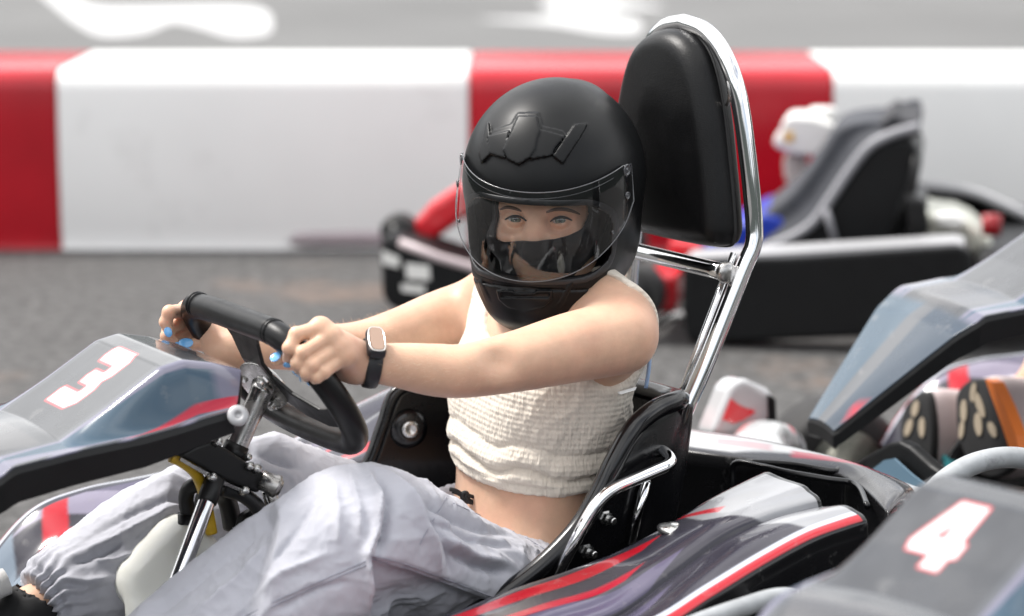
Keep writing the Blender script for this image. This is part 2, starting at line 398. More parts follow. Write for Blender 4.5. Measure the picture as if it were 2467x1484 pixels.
def knit_mat():
    m = bpy.data.materials.new('cream_shirred_cotton'); m.use_nodes = True; t = m.node_tree; N, L = t.nodes, t.links; b = N['Principled BSDF']
    b.inputs['Base Color'].default_value = (.77, .70, .605, 1); b.inputs['Roughness'].default_value = .85; b.inputs['Specular IOR Level'].default_value = .2; b.inputs['Sheen Weight'].default_value = .25
    uv = N.new('ShaderNodeUVMap'); uv.uv_map = 'UVMap'
    mp = N.new('ShaderNodeMapping'); mp.inputs['Scale'].default_value = (300., 150., 1.); L.new(uv.outputs[0], mp.inputs['Vector'])
    vo = N.new('ShaderNodeTexVoronoi'); vo.feature = 'SMOOTH_F1'; vo.inputs['Smoothness'].default_value = .4; vo.inputs['Scale'].default_value = 1.; vo.inputs['Randomness'].default_value = .75; L.new(mp.outputs[0], vo.inputs['Vector'])
    se = N.new('ShaderNodeSeparateXYZ'); L.new(uv.outputs[0], se.inputs[0])
    w = N.new('ShaderNodeMath'); w.operation = 'MULTIPLY'; w.inputs[1].default_value = 2 * math.pi / .0066; L.new(se.outputs[1], w.inputs[0])
    s = N.new('ShaderNodeMath'); s.operation = 'SINE'; L.new(w.outputs[0], s.inputs[0])
    n = N.new('ShaderNodeTexNoise'); n.inputs['Scale'].default_value = 1.; n.inputs['Detail'].default_value = 2.
    mp2 = N.new('ShaderNodeMapping'); mp2.inputs['Scale'].default_value = (420., 40., 1.); L.new(uv.outputs[0], mp2.inputs['Vector']); L.new(mp2.outputs[0], n.inputs['Vector'])
    a = N.new('ShaderNodeMath'); a.operation = 'MULTIPLY_ADD'; a.inputs[1].default_value = -.9; L.new(vo.outputs['Distance'], a.inputs[0]); L.new(n.outputs['Fac'], a.inputs[2])
    a2 = N.new('ShaderNodeMath'); a2.operation = 'MULTIPLY_ADD'; a2.inputs[1].default_value = .16; L.new(s.outputs[0], a2.inputs[0]); L.new(a.outputs[0], a2.inputs[2])
    bp = N.new('ShaderNodeBump'); bp.inputs['Strength'].default_value = .55; bp.inputs['Distance'].default_value = .0022; L.new(a2.outputs[0], bp.inputs['Height']); L.new(bp.outputs[0], b.inputs['Normal'])
    return m
M['knit'] = knit_mat()
def visor_mat():
    m = bpy.data.materials.new('clear_visor'); m.use_nodes = True; t = m.node_tree; N, L = t.nodes, t.links; N.clear()
    o = N.new('ShaderNodeOutputMaterial'); tr = N.new('ShaderNodeBsdfTransparent'); tr.inputs[0].default_value = (.90, .905, .92, 1)
    gl = N.new('ShaderNodeBsdfGlossy'); gl.inputs['Roughness'].default_value = .03; gl.inputs['Color'].default_value = (1, 1, 1, 1)
    fr = N.new('ShaderNodeFresnel'); fr.inputs['IOR'].default_value = 1.62
    tc = N.new('ShaderNodeTexCoord'); n = N.new('ShaderNodeTexNoise'); n.inputs['Scale'].default_value = 60.; n.inputs['Detail'].default_value = 6.
    mp = N.new('ShaderNodeMapping'); mp.inputs['Scale'].default_value = (1, 1, .12); L.new(tc.outputs['Object'], mp.inputs[0]); L.new(mp.outputs[0], n.inputs['Vector'])
    r = N.new('ShaderNodeMapRange'); r.inputs['From Min'].default_value = .58; r.inputs['From Max'].default_value = .75; r.inputs['To Max'].default_value = .045; L.new(n.outputs['Fac'], r.inputs['Value'])
    a = N.new('ShaderNodeMath'); a.operation = 'ADD'; a.use_clamp = True; hf_ = N.new('ShaderNodeMath'); hf_.operation = 'MULTIPLY'; hf_.inputs[1].default_value = 1.0; L.new(fr.outputs[0], hf_.inputs[0]); L.new(hf_.outputs[0], a.inputs[0]); L.new(r.outputs[0], a.inputs[1])
    x = N.new('ShaderNodeMixShader'); L.new(a.outputs[0], x.inputs[0]); L.new(tr.outputs[0], x.inputs[1]); L.new(gl.outputs[0], x.inputs[2]); L.new(x.outputs[0], o.inputs[0])
    return m
M['visor'] = visor_mat()
# ------------------------------------------------------------------ world, sun, camera
SUN_EL, SUN_AZ = R_(56), R_(-68)              # azimuth of the sun, clockwise from +Y
w = bpy.data.worlds.new('World'); sc.world = w; w.use_nodes = True
N, L = w.node_tree.nodes, w.node_tree.links; bg = N['Background']
sky = N.new('ShaderNodeTexSky'); sky.sky_type = 'NISHITA'; sky.sun_disc = False; sky.sun_elevation = SUN_EL; sky.sun_rotation = SUN_AZ; sky.air_density = 1.; sky.dust_density = 2.; sky.ozone_density = 1.
tc = N.new('ShaderNodeTexCoord'); mp = N.new('ShaderNodeMapping'); mp.inputs['Scale'].default_value = (1., 1., 2.6); mp.inputs['Location'].default_value = (.35, 1.2, .1)
cn = N.new('ShaderNodeTexNoise'); cn.inputs['Scale'].default_value = 1.5; cn.inputs['Detail'].default_value = 7.; cn.inputs['Roughness'].default_value = .58
rr = N.new('ShaderNodeMapRange'); rr.inputs['From Min'].default_value = .26; rr.inputs['From Max'].default_value = .52
cm = N.new('ShaderNodeMix'); cm.data_type = 'RGBA'; cl_ = N.new('ShaderNodeTexNoise'); cl_.inputs['Scale'].default_value = 2.6; cl_.inputs['Detail'].default_value = 5.; L.new(mp.outputs[0], cl_.inputs['Vector']); cl2 = N.new('ShaderNodeMapRange'); cl2.inputs['From Min'].default_value = .36; cl2.inputs['From Max'].default_value = .62; cl2.inputs['To Min'].default_value = 6.5; cl2.inputs['To Max'].default_value = 16.; L.new(cl_.outputs['Fac'], cl2.inputs['Value']); L.new(cl2.outputs[0], cm.inputs[7])
L.new(tc.outputs['Generated'], mp.inputs[0]); L.new(mp.outputs[0], cn.inputs['Vector']); L.new(cn.outputs['Fac'], rr.inputs['Value']); L.new(rr.outputs[0], cm.inputs[0])
L.new(sky.outputs[0], cm.inputs[6])
sx = N.new('ShaderNodeSeparateXYZ'); L.new(tc.outputs['Generated'], sx.inputs[0])          # unseen dark band painted round the horizon, added to darken reflections
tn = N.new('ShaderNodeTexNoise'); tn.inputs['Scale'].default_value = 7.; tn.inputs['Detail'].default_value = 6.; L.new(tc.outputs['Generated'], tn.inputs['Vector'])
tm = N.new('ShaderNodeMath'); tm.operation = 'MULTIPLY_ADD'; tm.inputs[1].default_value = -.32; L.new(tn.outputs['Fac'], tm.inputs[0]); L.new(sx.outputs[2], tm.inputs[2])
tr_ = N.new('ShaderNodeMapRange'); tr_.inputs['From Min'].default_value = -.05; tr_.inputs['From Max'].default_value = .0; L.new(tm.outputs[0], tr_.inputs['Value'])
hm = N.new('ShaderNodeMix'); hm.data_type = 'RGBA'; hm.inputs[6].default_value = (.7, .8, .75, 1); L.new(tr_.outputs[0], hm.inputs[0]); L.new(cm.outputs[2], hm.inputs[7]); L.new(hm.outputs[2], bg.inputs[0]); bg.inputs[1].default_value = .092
sl = bpy.data.lights.new('sun', 'SUN'); sl.energy = 2.7; sl.angle = R_(15); sl.color = (1, .965, .92)
so = bpy.data.objects.new('sun', sl); COL.objects.link(so)
sd = Vector((math.sin(SUN_AZ) * math.cos(SUN_EL), math.cos(SUN_AZ) * math.cos(SUN_EL), math.sin(SUN_EL)))
so.rotation_euler = sd.to_track_quat('Z', 'Y').to_euler(); so.location = sd * 20
cd = bpy.data.cameras.new('camera'); cam = bpy.data.objects.new('camera', cd); COL.objects.link(cam); sc.camera = cam
cam.location = CAM; cam.rotation_euler = (R_(90) - PH, 0, 0); cd.sensor_width = 36.; cd.lens = 36. * FPX / 2467.; cd.clip_start = .05; cd.clip_end = 400.
cd.dof.use_dof = True; cd.dof.focus_distance = 2.93; cd.dof.aperture_fstop = 3.1; cd.dof.aperture_blades = 9
vs = sc.view_settings; vs.view_transform = 'Standard'; vs.look = 'None'; vs.gamma = 1.; vs.exposure = .82; vs.use_curve_mapping = False
cy = sc.cycles; cy.max_bounces = 10; cy.transparent_max_bounces = 16; cy.caustics_reflective = False; cy.caustics_refractive = False; cy.use_denoising = True; cy.sample_clamp_indirect = 6.
# ------------------------------------------------------------------ the track: ground, markings, barrier
def ground():
    v = [(-60, -20, 0), (60, -20, 0), (60, 120, 0), (-60, 120, 0)]
    tag(mk('asphalt', v, [(0, 1, 2, 3)], M['asphalt'], smooth=False), kind='structure')
    yb = 7.35
    v = [(-60, yb, .004), (60, yb, .004), (60, 120, .004), (-60, 120, .004)]
    tag(mk('track', v, [(0, 1, 2, 3)], M['asphalt_far'], smooth=False), kind='structure')
    def blob(name, px):
        P = spline([W0.at(x, y, z=.008) for x, y in px], 6, True); P[:, 2] = .008
        tag(mk(name, P, [tuple(range(len(P)))], M['white_paint'], smooth=False), kind='structure')
    blob('track_markings', [(95, -20), (165, -10), (235, 12), (330, 14), (560, 12), (640, 26), (655, 60), (640, 82), (560, 88), (480, 66), (415, 54), (350, 78), (250, 86), (190, 62), (140, 22)])
    blob('track_markings', [(1300, 8), (1360, -10), (1440, -8), (1560, 10), (1600, 20), (1500, 22), (1460, 32), (1540, 52), (1530, 80), (1440, 78), (1330, 60), (1180, 48), (1160, 44), (1290, 42), (1345, 30)])
ground()
def barrier(x0, x1, m, label):
    """one hollow plastic block of the track wall, its long faces along x"""
    yf, D, Ht = 6.77, .66, .495
    prof = [(0, .0), (.006, .02), (.0, .06), (-.004, .25), (.002, .44), (.008, .47), (.028, .488), (.06, .495), (D - .06, .497), (D - .02, .485), (D, .45), (D, 0)]
    g = .0015; xs = [x0 + g, x0 + g + .012, *np.linspace(x0 + .09, x1 - .09, 12), x1 - g - .012, x1 - g]; v = []; f = []
    for i, x in enumerate(xs):
        e = .0 if i in (0, len(xs) - 1) else 0
        for a, b in prof: v.append((x, yf + a + (e if a < D / 2 else -e), max(0, b - e) + .002))
    n = len(prof)
    for i in range(len(xs) - 1):
        for k in range(n - 1): f.append((i * n + k, i * n + k + 1, (i + 1) * n + k + 1, (i + 1) * n + k)[::-1])
    f += [tuple(range(n)), tuple((len(xs) - 1) * n + k for k in range(n))[::-1]]
    o = mk('barrier_block', v, f, m); bev(o, .005, 2, 40)
    tag(o, label, 'barrier block', 'barrier blocks along the track'); return o
def bx(px): return W0.at(px, 380, d=6.77)[0]
B0, B1, B2, B3 = bx(140) , bx(1130), bx(2004), bx(2960)
barrier(B0 - 1.05, B0, M['barrier_red'], 'red plastic barrier block at the end of the wall, beside the empty white block')
bw = barrier(B0, B1, M['barrier_white'], 'white plastic barrier block between two red blocks, scuffed at its foot')
barrier(B1, B2, M['barrier_red'], 'red plastic barrier block standing behind the helmet and headrest')
barrier(B2, B3, M['barrier_white'], 'white plastic barrier block behind the grey seat of the far kart')
q = [W0.at(x, y, d=6.765) for x, y in ((715, 560), (900, 556), (1010, 560), (1040, 580), (1000, 592), (720, 594), (690, 580))]
mk('rubber_scuff', *prism(q, (0, -.003, 0)), M['scuff'], bw)
# ------------------------------------------------------------------ the rental kart (own frame: x ahead, y left, z up)
def interp_line(pts, xs):
    P = np.array(sorted([tuple(p) for p in pts])); return np.array([[x, np.interp(x, P[:, 0], P[:, 1]), np.interp(x, P[:, 0], P[:, 2])] for x in xs])
GL = dict(
 three=[(0, 1), (.84, 1), (1, .87), (1, .62), (.90, .5), (1, .38), (1, .13), (.84, 0), (0, 0), (-.04, .2), (0, .25), (.62, .25), (.66, .29), (.66, .36), (.62, .395), (.26, .395), (.22, .5), (.26, .605), (.62, .605), (.66, .64), (.66, .71), (.62, .75), (0, .75), (-.04, .84)],
 four=[(.30, 1), (.92, 1), (.92, .47), (1.05, .42), (1.05, .22), (.92, .19), (.92, -.02), (.52, -.02), (.52, .19), (-.02, .19), (-.08, .32), (-.02, .45)],
 hole=[(.30, .44), (.54, .44), (.54, .74)])
FAIR_W = lambda x: np.interp(x, [0, .755, .79, .925, 1], [.125, .125, .113, .040, .040])
def fairing(root, number, hole=None, scale=1., far=1., tipx=.925):
    nu, nv = (560, 330) if number else (300, 180)
    u = np.linspace(0, 1, nu)[:, None]; s = np.linspace(-1, 1, nv)[None]
    s = np.sign(s) * np.abs(s) ** .85
    xr = .456 + .038 * np.clip((np.abs(s) - .45) / .55, 0, 1) ** 1.6
    x = xr + u * (tipx - xr); W = FAIR_W(x); y = s * W
    ze = np.interp(x, [.49, .52, .56, .60, .68, .745, .785, .83, .88, .925], [.494, .490, .483, .4775, .4715, .4635, .437, .393, .343, .298])
    z = ze + .005 * (1 - s ** 2)
    zt = np.interp(x, [.45, .47, .50, .535, .56, .62, .70, .73, .745], [.522, .530, .540, .547, .542, .506, .462, .448, .43])
    k = np.clip((.121 - np.abs(y)) / .034, 0, 1); k = k * k * (3 - 2 * k)
    dz = np.maximum(zt - z, 0) * k * np.clip((.745 - x) / .025, 0, 1)
    z = z + dz
    for _ in range(10 if number else 4):
        zz = z.copy(); zz[1:-1] = .25 * z[:-2] + .5 * z[1:-1] + .25 * z[2:]; zz[:, 1:-1] = .25 * zz[:, :-2] + .5 * zz[:, 1:-1] + .25 * zz[:, 2:]; z = zz
    if tipx < .9: z = z - np.maximum(0, x - .70) ** 2 * 9.
    y = np.where(y < 0, y * far, y); G = np.stack([x, y + 0 * z, z], -1); X = x.ravel(); Yv = y.ravel(); t = np.clip((np.abs(Yv) - .084) / .041, -2, 1)
    Wv = W.ravel(); side = np.column_stack([X, t]); top = np.column_stack([X, Yv]); c = np.tile(np.array([.055, .058, .064]), (len(X), 1))
    c *= (1 + .10 * vnoise(np.column_stack([X * 30, Yv * 60, X * 0]), 3))[:, None]
    paint(c, top, [(.695, -.085), (.75, -.06), (.757, 0), (.75, .06), (.695, .085)], (.085, .085, .09), .002)
    B1c, B2c, REDc, DK = (.042, .078, .115), (.15, .147, .20), (.42, .012, .035), (.035, .038, .045)
    paint(c, side, [(.45, .03), (.79, .03), (.79, 1.2), (.45, 1.2)], B2c, .01); paint(c, side, [(.45, -.16), (.76, -.16), (.76, .03), (.45, .03)], (.075, .08, .09), .02)
    paint(c, side, [(.505, .24), (.70, .16), (.77, .3), (.66, .80), (.505, .80)], B1c, .006)
    paint(c, side, [(.48, .60), (.532, .62), (.60, .84), (.625, .90), (.60, .90), (.53, .76), (.48, .82)], REDc, .006)
    for a, b in ((.492, .532), (.548, .602), (.618, .665), (.70, .74)): paint(c, side, [(a, .86), (b, .86), (b + .012, 1.1), (a + .012, 1.1)], DK, .005)
    tipm = np.clip((X - .755) / .01, 0, 1)[:, None]; q = Yv / np.maximum(Wv, .01)
    ct = np.tile(np.array([.085, .09, .10]), (len(X), 1)); tq = np.column_stack([X, q])
    paint(ct, tq, [(.74, .12), (.94, .30), (.94, 1.2), (.74, 1.2)], (.030, .048, .072), .03); paint(ct, tq, [(.74, -.12), (.94, -.30), (.94, -1.2), (.74, -1.2)], B1c, .03)
    paint(ct, tq, [(.893, .62), (.908, .9), (.904, 1.0), (.885, .92)], REDc, .01)
    c = c * (1 - tipm) + ct * tipm
    if number:
        g = lambda pts: [(.5995 + (.043 - .086 * b) * scale, (-.029 + .058 * a) * scale - .004) for a, b in pts]
        paint(c, top, g(GL[number]), (.58, .07, .08), .0009, .0028 * scale); paint(c, top, g(GL[number]), (.62, .62, .62), .0012)
        if hole: paint(c, top, g(GL[hole]), (.58, .07, .08), .0009, 0); paint(c, top, g(GL[hole]), (.07, .072, .078), .0009, -.004)
    o = sheet('front_fairing', G, M['paint'], root, .004, c)
    # black edge trim round the fairing
    st = 10 if number else 6; rim = np.concatenate([G[::st, -1], G[-1, ::-8], G[::-st, 0]])
    hh = np.interp(rim[:, 0], [.49, .60, .75, .80, .925], [.019, .028, .033, .028, .020])
    nrm = np.zeros_like(rim); nrm[:, 1] = np.sign(rim[:, 1]); tipk = np.clip((rim[:, 0] - .918) / .007, 0, 1); nrm[:, 0] = tipk; nrm = nrm / np.linalg.norm(nrm, axis=1)[:, None]
    T = np.stack([rim + [0, 0, .001], rim + nrm * .003 + [0, 0, -.004], rim + nrm * .002 - np.stack([0 * hh, 0 * hh, hh], 1), rim - nrm * .010 - np.stack([0 * hh, 0 * hh, hh + .003], 1)])
    ft_ = sheet('fairing_trim', T, M['black_matt'], o, .002, flip=True); ft_.data.polygons.foreach_set('use_smooth', np.zeros(len(ft_.data.polygons), bool))
    re = G[0]; sheet('fairing_lip', np.stack([re + [-.001, 0, 0], re + [-.004, 0, -.006], re + [-.001, 0, -.018]]), M['black_matt'], o, .003)
    for sg in (1, -1):
        p = V(573, 1002, y=.134) * [1, sg, 1]
        ax = unit([.25, .8 * sg, .42]); mk('fairing_bolt', *lathe([(.0, .0115), (.002, .0120), (.0035, .011), (.0045, .007), (.0046, .004), (.003, .0035)], p, ax, 24), M['satin'], o)
    return o
WC, WU, WL = np.array([.388, 0, .513]), np.array([.573, 0, .8196]), np.array([0, 1., 0]); WN = np.cross(WL, -WU) * -1; WN = np.array([-.8196, 0, .573])
def wp(l, u, n=0.): return WC + WL * l + WU * u + WN * n
RIM = [(-.108, .068), (-.05, .073), (0, .073), (.05, .073), (.098, .071), (.126, .057), (.144, .030), (.150, -.004), (.146, -.040), (.130, -.072), (.100, -.093), (.06, -.100), (0, -.102), (-.06, -.100), (-.100, -.093), (-.130, -.072), (-.146, -.040), (-.151, -.004), (-.146, .030), (-.133, .054)]
RIM_P = spline([wp(*p) for p in RIM], 8, True)
def steering(root):
    n = len(RIM_P); r = np.full(n, .0150)
    o = mk('steering_wheel', *tube(RIM_P, r, 18, True), M['grip'], root)
    for l in (-.100, .094):                                     # stitched collars where the straight top bar meets the bends
        for d in (0, .006): mk('grip_collar', *tube([wp(l + d - .0012, .0722), wp(l + d, .0722), wp(l + d + .0012, .0722)], [.0148, .0155, .0148], 20), M['grip'], o)
    def arm(pts, th=.004, n0=-.012):
        P = [wp(a, b, n0 + c) for a, b, c in pts]; return prism(P, WN * th)
    top = [(-.042, .064, .010), (.052, .064, .010), (.036, .045, .006), (.027, .018, 0), (.031, -.012, 0), (.018, -.034, 0), (-.018, -.034, 0), (-.030, -.012, 0), (-.025, .018, 0), (-.030, .045, .006)]
    rt = [(.018, .012, .0), (.05, -.022, .002), (.09, -.040, .006), (.141, -.030, .011), (.136, -.062, .011), (.088, -.066, .006), (.05, -.056, .002), (.012, -.036, 0)]
    lf = [(-a, b, c) for a, b, c in rt][::-1]
    for k, pts in enumerate((top, rt, lf)): bev(mk('wheel_spoke', *arm(pts, .0045, -.0135 - .0006 * k), M['black_steel'], o, smooth=False), .0012, 2)
    hc = wp(0, -.014, -.0165); ax = unit([.44, 0, -.898])
    e1 = unit([.80, .32, -.50])
    fl = mk('hub_flange', *lathe([(0, .034), (.004, .034), (.005, .033), (.005, .014)], hc, e1, 40), M['steel'], o); bev(fl, .0008, 2)
    for a in (35, 155, 275):
        p = hc + e1 * .005 + .026 * (math.cos(R_(a)) * WL + math.sin(R_(a)) * WU)
        v = lathe([(0, .0075), (.001, .0078), (.0035, .0078), (.004, .006)], p, e1, 6); v2 = lathe([(.004, .0042), (.009, .0042), (.0095, .0036)], p, e1, 12)
        bev(mk('hub_bolt', *join(v, v2), M['zinc'], fl, smooth=False), .0005, 2)
    c0 = wp(0, -.016, -.018); c1 = V(562, 1092, y=.0)
    sh = mk('steering_column', *tube(np.array([c0 + (c1 - c0) * t for t in np.linspace(0, 1, 12)]), [.0155, .0135, .0128] + [.0128] * 9, 20), M['steel'], root)
    d = unit(c1 - c0); p = c0 + d * .098
    mk('column_collar', *lathe([(-.006, .0129), (-.005, .0165), (.022, .0165), (.023, .0150), (.026, .0150), (.027, .0129)], p, d, 24), M['steel'], sh)
    for k, (t, s) in enumerate(((.085, .016), (.105, .018), (.121, .017))):
        q = c0 + d * t + np.array([0, .010, .0]) + np.cross(d, [0, 1, 0]) * -.010
        mk('clamp_screw', *lathe([(-.004, .004), (.006, .0045), (.009, .0035)], q, unit([-.5, .75, .3]), 10), M['zinc'], sh)
    mk('column_bush', *lathe([(0, .0145), (.018, .0145), (.019, .012), (.034, .012), (.035, .008)], c1 - d * .012, d, 20), M['black_steel'], sh)
    return o
def front_gear(root):
    px = [(430, 1098), (470, 1076), (513, 1062), (560, 1090), (616, 1127), (646, 1146), (624, 1190), (590, 1178), (524, 1149), (478, 1122)]
    br = mk('column_bracket', *prism([V(*p, y=.034) for p in px], (0.012, -.062, 0.006)), M['black_steel'], root, smooth=False); bev(br, .004, 3)
    e = [V(*p, y=.0352) for p in ((436, 1102), (524, 1152), (590, 1181), (588, 1188), (520, 1160), (434, 1110))]
    mk('bracket_edge', *prism(e, (0, -.004, 0)), M['steel'], br, smooth=False)
    for p in ((523, 1066), (510, 1151), (588, 1183), (600, 1124), (617, 1130)):
        mk('bracket_bolt', *lathe([(-.004, .005), (.004, .0052), (.007, .004)], V(*p, y=.036), (0, 1, .5), 12), M['zinc'], br)
    a, b = V(626, 1154, y=.03), V(668, 1173, y=.036); d = unit(b - a)
    re = mk('rod_end', *lathe([(0, .0115), (.016, .0118), (.018, .0135), (.022, .0138), (.024, .0095), (.026, .0095), (.0265, .004)], a, d, 22), M['steel'], root)
    mk('clevis', *join(tube([V(650, 1180, y=.03), V(668, 1232, y=.025), V(690, 1300, y=.02)], .0065, 10), tube([V(640, 1184, y=.02), V(654, 1232, y=.018), V(672, 1300, y=.016)], .005, 10)), M['steel'], re)
    st = mk('support_strut', *tube(np.array([V(517, 1156, y=.030) * (1 - t) + V(380, 1530, y=.105) * t for t in np.linspace(0, 1, 14)]), .0098, 18), M['chrome'], root)
    p = V(517, 1156, y=.030); mk('strut_sleeve', *lathe([(-.002, .0112), (.0, .0118), (.028, .0118), (.03, .0102)], p, unit(V(380, 1530, y=.105) - p), 18), M['black_steel'], st)
    # fuel tank between the legs
    c = V(468, 1405, y=-.055); C2 = V(530, 1445, y=.03)
    ux = unit([.80, 0, -.60]); uz = unit([.60, 0, .80]); Mx = np.array([ux, [0, 1, 0], uz])
    vol = Vol(c - .2, c + .2, .004)
    vol.add(rbox(c + ux * .015, (.062, .058, .082), .032, Mx)); vol.add(rbox(c + ux * .028 + np.array([0, .052, -.02]), (.058, .034, .078), .028, Mx), .018)
    vol.sub(rc(c + [0, .062, .12], c + [.06, .040, -.10], .011, .013), .02)
    tk = mk('fuel_tank', *vol.mesh(3), M['tank'], root)
    p = V(454, 1236, y=-.035); mk('tank_cap', *lathe([(0, .0125), (.024, .0125), (.025, .011), (.026, .007)], p, (0, 0, -1), 20), M['black_matt'], tk)
    mk('fuel_hose', *tube(spline([V(412, 1100, y=.02), V(440, 1113, y=.022), V(468, 1136, y=.02), V(486, 1170, y=.012), V(495, 1205, y=-.002), V(503, 1245, y=-.012), V(510, 1285, y=-.012)], 8), .0068, 14), M['hose_yellow'], root)
    mk('vent_hose', *tube(spline([V(454, 1240, y=-.035), V(448, 1205, y=-.035), V(455, 1178, y=-.03), V(478, 1168, y=-.02), V(505, 1176, y=-.015)], 8), .009, 14), M['hose_black'], root)
    mk('vent_hose', *tube(spline([V(489, 1262, y=-.045), V(482, 1222, y=-.045), V(490, 1190, y=-.04), V(515, 1176, y=-.03)], 8), .0075, 12), M['hose_black'], root)
    mk('vent_hose', *tube(spline([V(560, 1268, y=-.04), V(552, 1222, y=-.035), V(540, 1190, y=-.03), V(528, 1172, y=-.02)], 8), .0115, 12), M['hose_black'], root)
    mk('brake_hose', *tube(spline([V(540, 1178, y=.015), V(580, 1190, y=.02), V(612, 1212, y=.025), V(636, 1246, y=.03)], 8), .009, 12), M['hose_black'], root)
    p = V(602, 1262, y=.0); mk('tank_valve', *lathe([(-.016, .010), (-.014, .016), (.006, .0165), (.012, .012), (.022, .010)], p, (.2, .8, .5), 9), M['black_matt'], root)
    mk('hose_clip', *lathe([(-.004, .0092), (.004, .0092)], V(484, 1240, y=-.045), (0, .1, 1), 16), M['zinc'], root)
    # pedals, tie rod, floor
    for sg in (1, -1): mk('pedal', *join(tube([(.735, .11 * sg, .06), (.745, .11 * sg, .16), (.755, .11 * sg, .21)], .007, 8), tube([(.755, .07 * sg, .21), (.755, .15 * sg, .21)], .008, 8)), M['steel'], root)
SEAT_N = [(-.070, .165, .452), None, None, None, None, None, None, None]
def seat(root):
    near = [V(1632, 962, y=.17), V(1578, 985, y=.185), V(1525, 1030, y=.195), V(1478, 1110, y=.2), V(1440, 1190, y=.2), V(1388, 1275, y=.2), V(1300, 1365, y=.2), V(1200, 1440, y=.2), V(1090, 1510, y=.19)]
    far = [np.array([-.080, -.16, .425]), np.array([-.02, -.185, .43]), V(1040, 915, y=-.195), V(955, 945, y=-.2), V(920, 1030, y=-.2), V(885, 1120, y=-.2), np.array([.20, -.2, .265]), np.array([.25, -.2, .23]), np.array([.31, -.19, .21])]
    cen = [(-.118, 0, .430), (-.116, 0, .395), (-.110, 0, .345), (-.10, 0, .29), (-.075, 0, .22), (-.035, 0, .15), (.04, 0, .095), (.14, 0, .075), (.27, 0, .09)]
    rows = []
    ph = np.radians([0, 14, 32, 55, 90])
    for n_, f_, c_ in zip(near, far, cen):
        c_ = np.array(c_); r = []
        for a in ph: r.append([n_[0] + (c_[0] - n_[0]) * math.sin(a) ** .9, n_[1] * math.cos(a) ** .45 if a < 1.5 else 0, n_[2] + (c_[2] - n_[2]) * math.sin(a) ** .9])
        for a in ph[-2::-1]: r.append([f_[0] + (c_[0] - f_[0]) * math.sin(a) ** .9, f_[1] * math.cos(a) ** .45, f_[2] + (c_[2] - f_[2]) * math.sin(a) ** .9])
        rows.append(r)
    G = bsp(rows, 60, 50)
    o = sheet('seat', G, M['black_gloss'], root, .006, flip=True)
    nr = np.concatenate([spline([(-.118, 0, .430), (-.108, .10, .436), *near], 6)])
    fr = np.concatenate([spline([(-.118, 0, .430), (-.11, -.08, .428), *far], 6)])
    mk('seat_rim', *join(tube(nr + [.003, .006, .001], .0122, 16), tube(fr, .0085, 14)), M['black_gloss'], o)
    fl = bsp([[V(1600, 985, y=.172), V(1576, 1040, y=.165), V(1553, 1105, y=.16), V(1525, 1210, y=.16), V(1465, 1330, y=.17)], [V(1590, 988, y=.18), V(1545, 1060, y=.18), V(1500, 1170, y=.185), V(1450, 1270, y=.185), V(1390, 1345, y=.19)], [near[1], near[3] , near[4], near[5], near[6]]], 14, 30)
    sheet('seat_flange', fl, M['black_gloss'], o, .004)
    mk('seat_strap', *tube(spline([V(1634, 975, y=.172), V(1628, 1000, y=.168), V(1604, 1060, y=.160), V(1572, 1130, y=.150)], 5), .0075, 10), M['black_gloss'], o)
    for p, yy in (((1455, 1246), .196), ((1409, 1326), .196)):
        c = V(*p, y=yy); ax = unit([-.15, .95, -.1])
        b = join(lathe([(-.012, .013), (-.006, .013), (-.005, .0085)], c, ax, 20), lathe([(-.005, .0095), (.003, .0095), (.004, .007)], c, ax, 6), lathe([(.004, .0075), (.009, .0075)], c, ax, 6), lathe([(.009, .0045), (.017, .0045), (.018, .0036)], c, ax, 12))
        mk('seat_bolt', *b, M['zinc'], o, smooth=False)
    c = V(985, 1033, y=-.188); ax = unit([.25, 1, .1])
    wsh = mk('seat_washer', *lathe([(-.004, .026), (.002, .024), (.006, .017), (.0065, .013)], c, ax, 28), M['black_gloss'], o)
    mk('seat_bolt', *lathe([(.0065, .0115), (.009, .0105), (.0095, .0045), (.007, .004)], c, ax, 20), M['zinc'], o)
    # chrome side stay
    p = fillet([V(1556, 1082, y=.150), V(1602, 1086, y=.195), V(1622, 1116, y=.222), V(1446, 1190, y=.222), V(1330, 1408, y=.222)], .03, 8)
    sb = mk('seat_stay', *tube(p, .0074, 16), M['chrome'], root)
    mk('stay_leg', *tube([V(1556, 1160, y=.205), V(1540, 1225, y=.205), V(1518, 1312, y=.205)], .0062, 12), M['chrome'], sb)
    mk('stay_lug', *tube([V(1562, 1150, y=.20), V(1540, 1166, y=.195)], .008, 12), M['chrome'], sb)
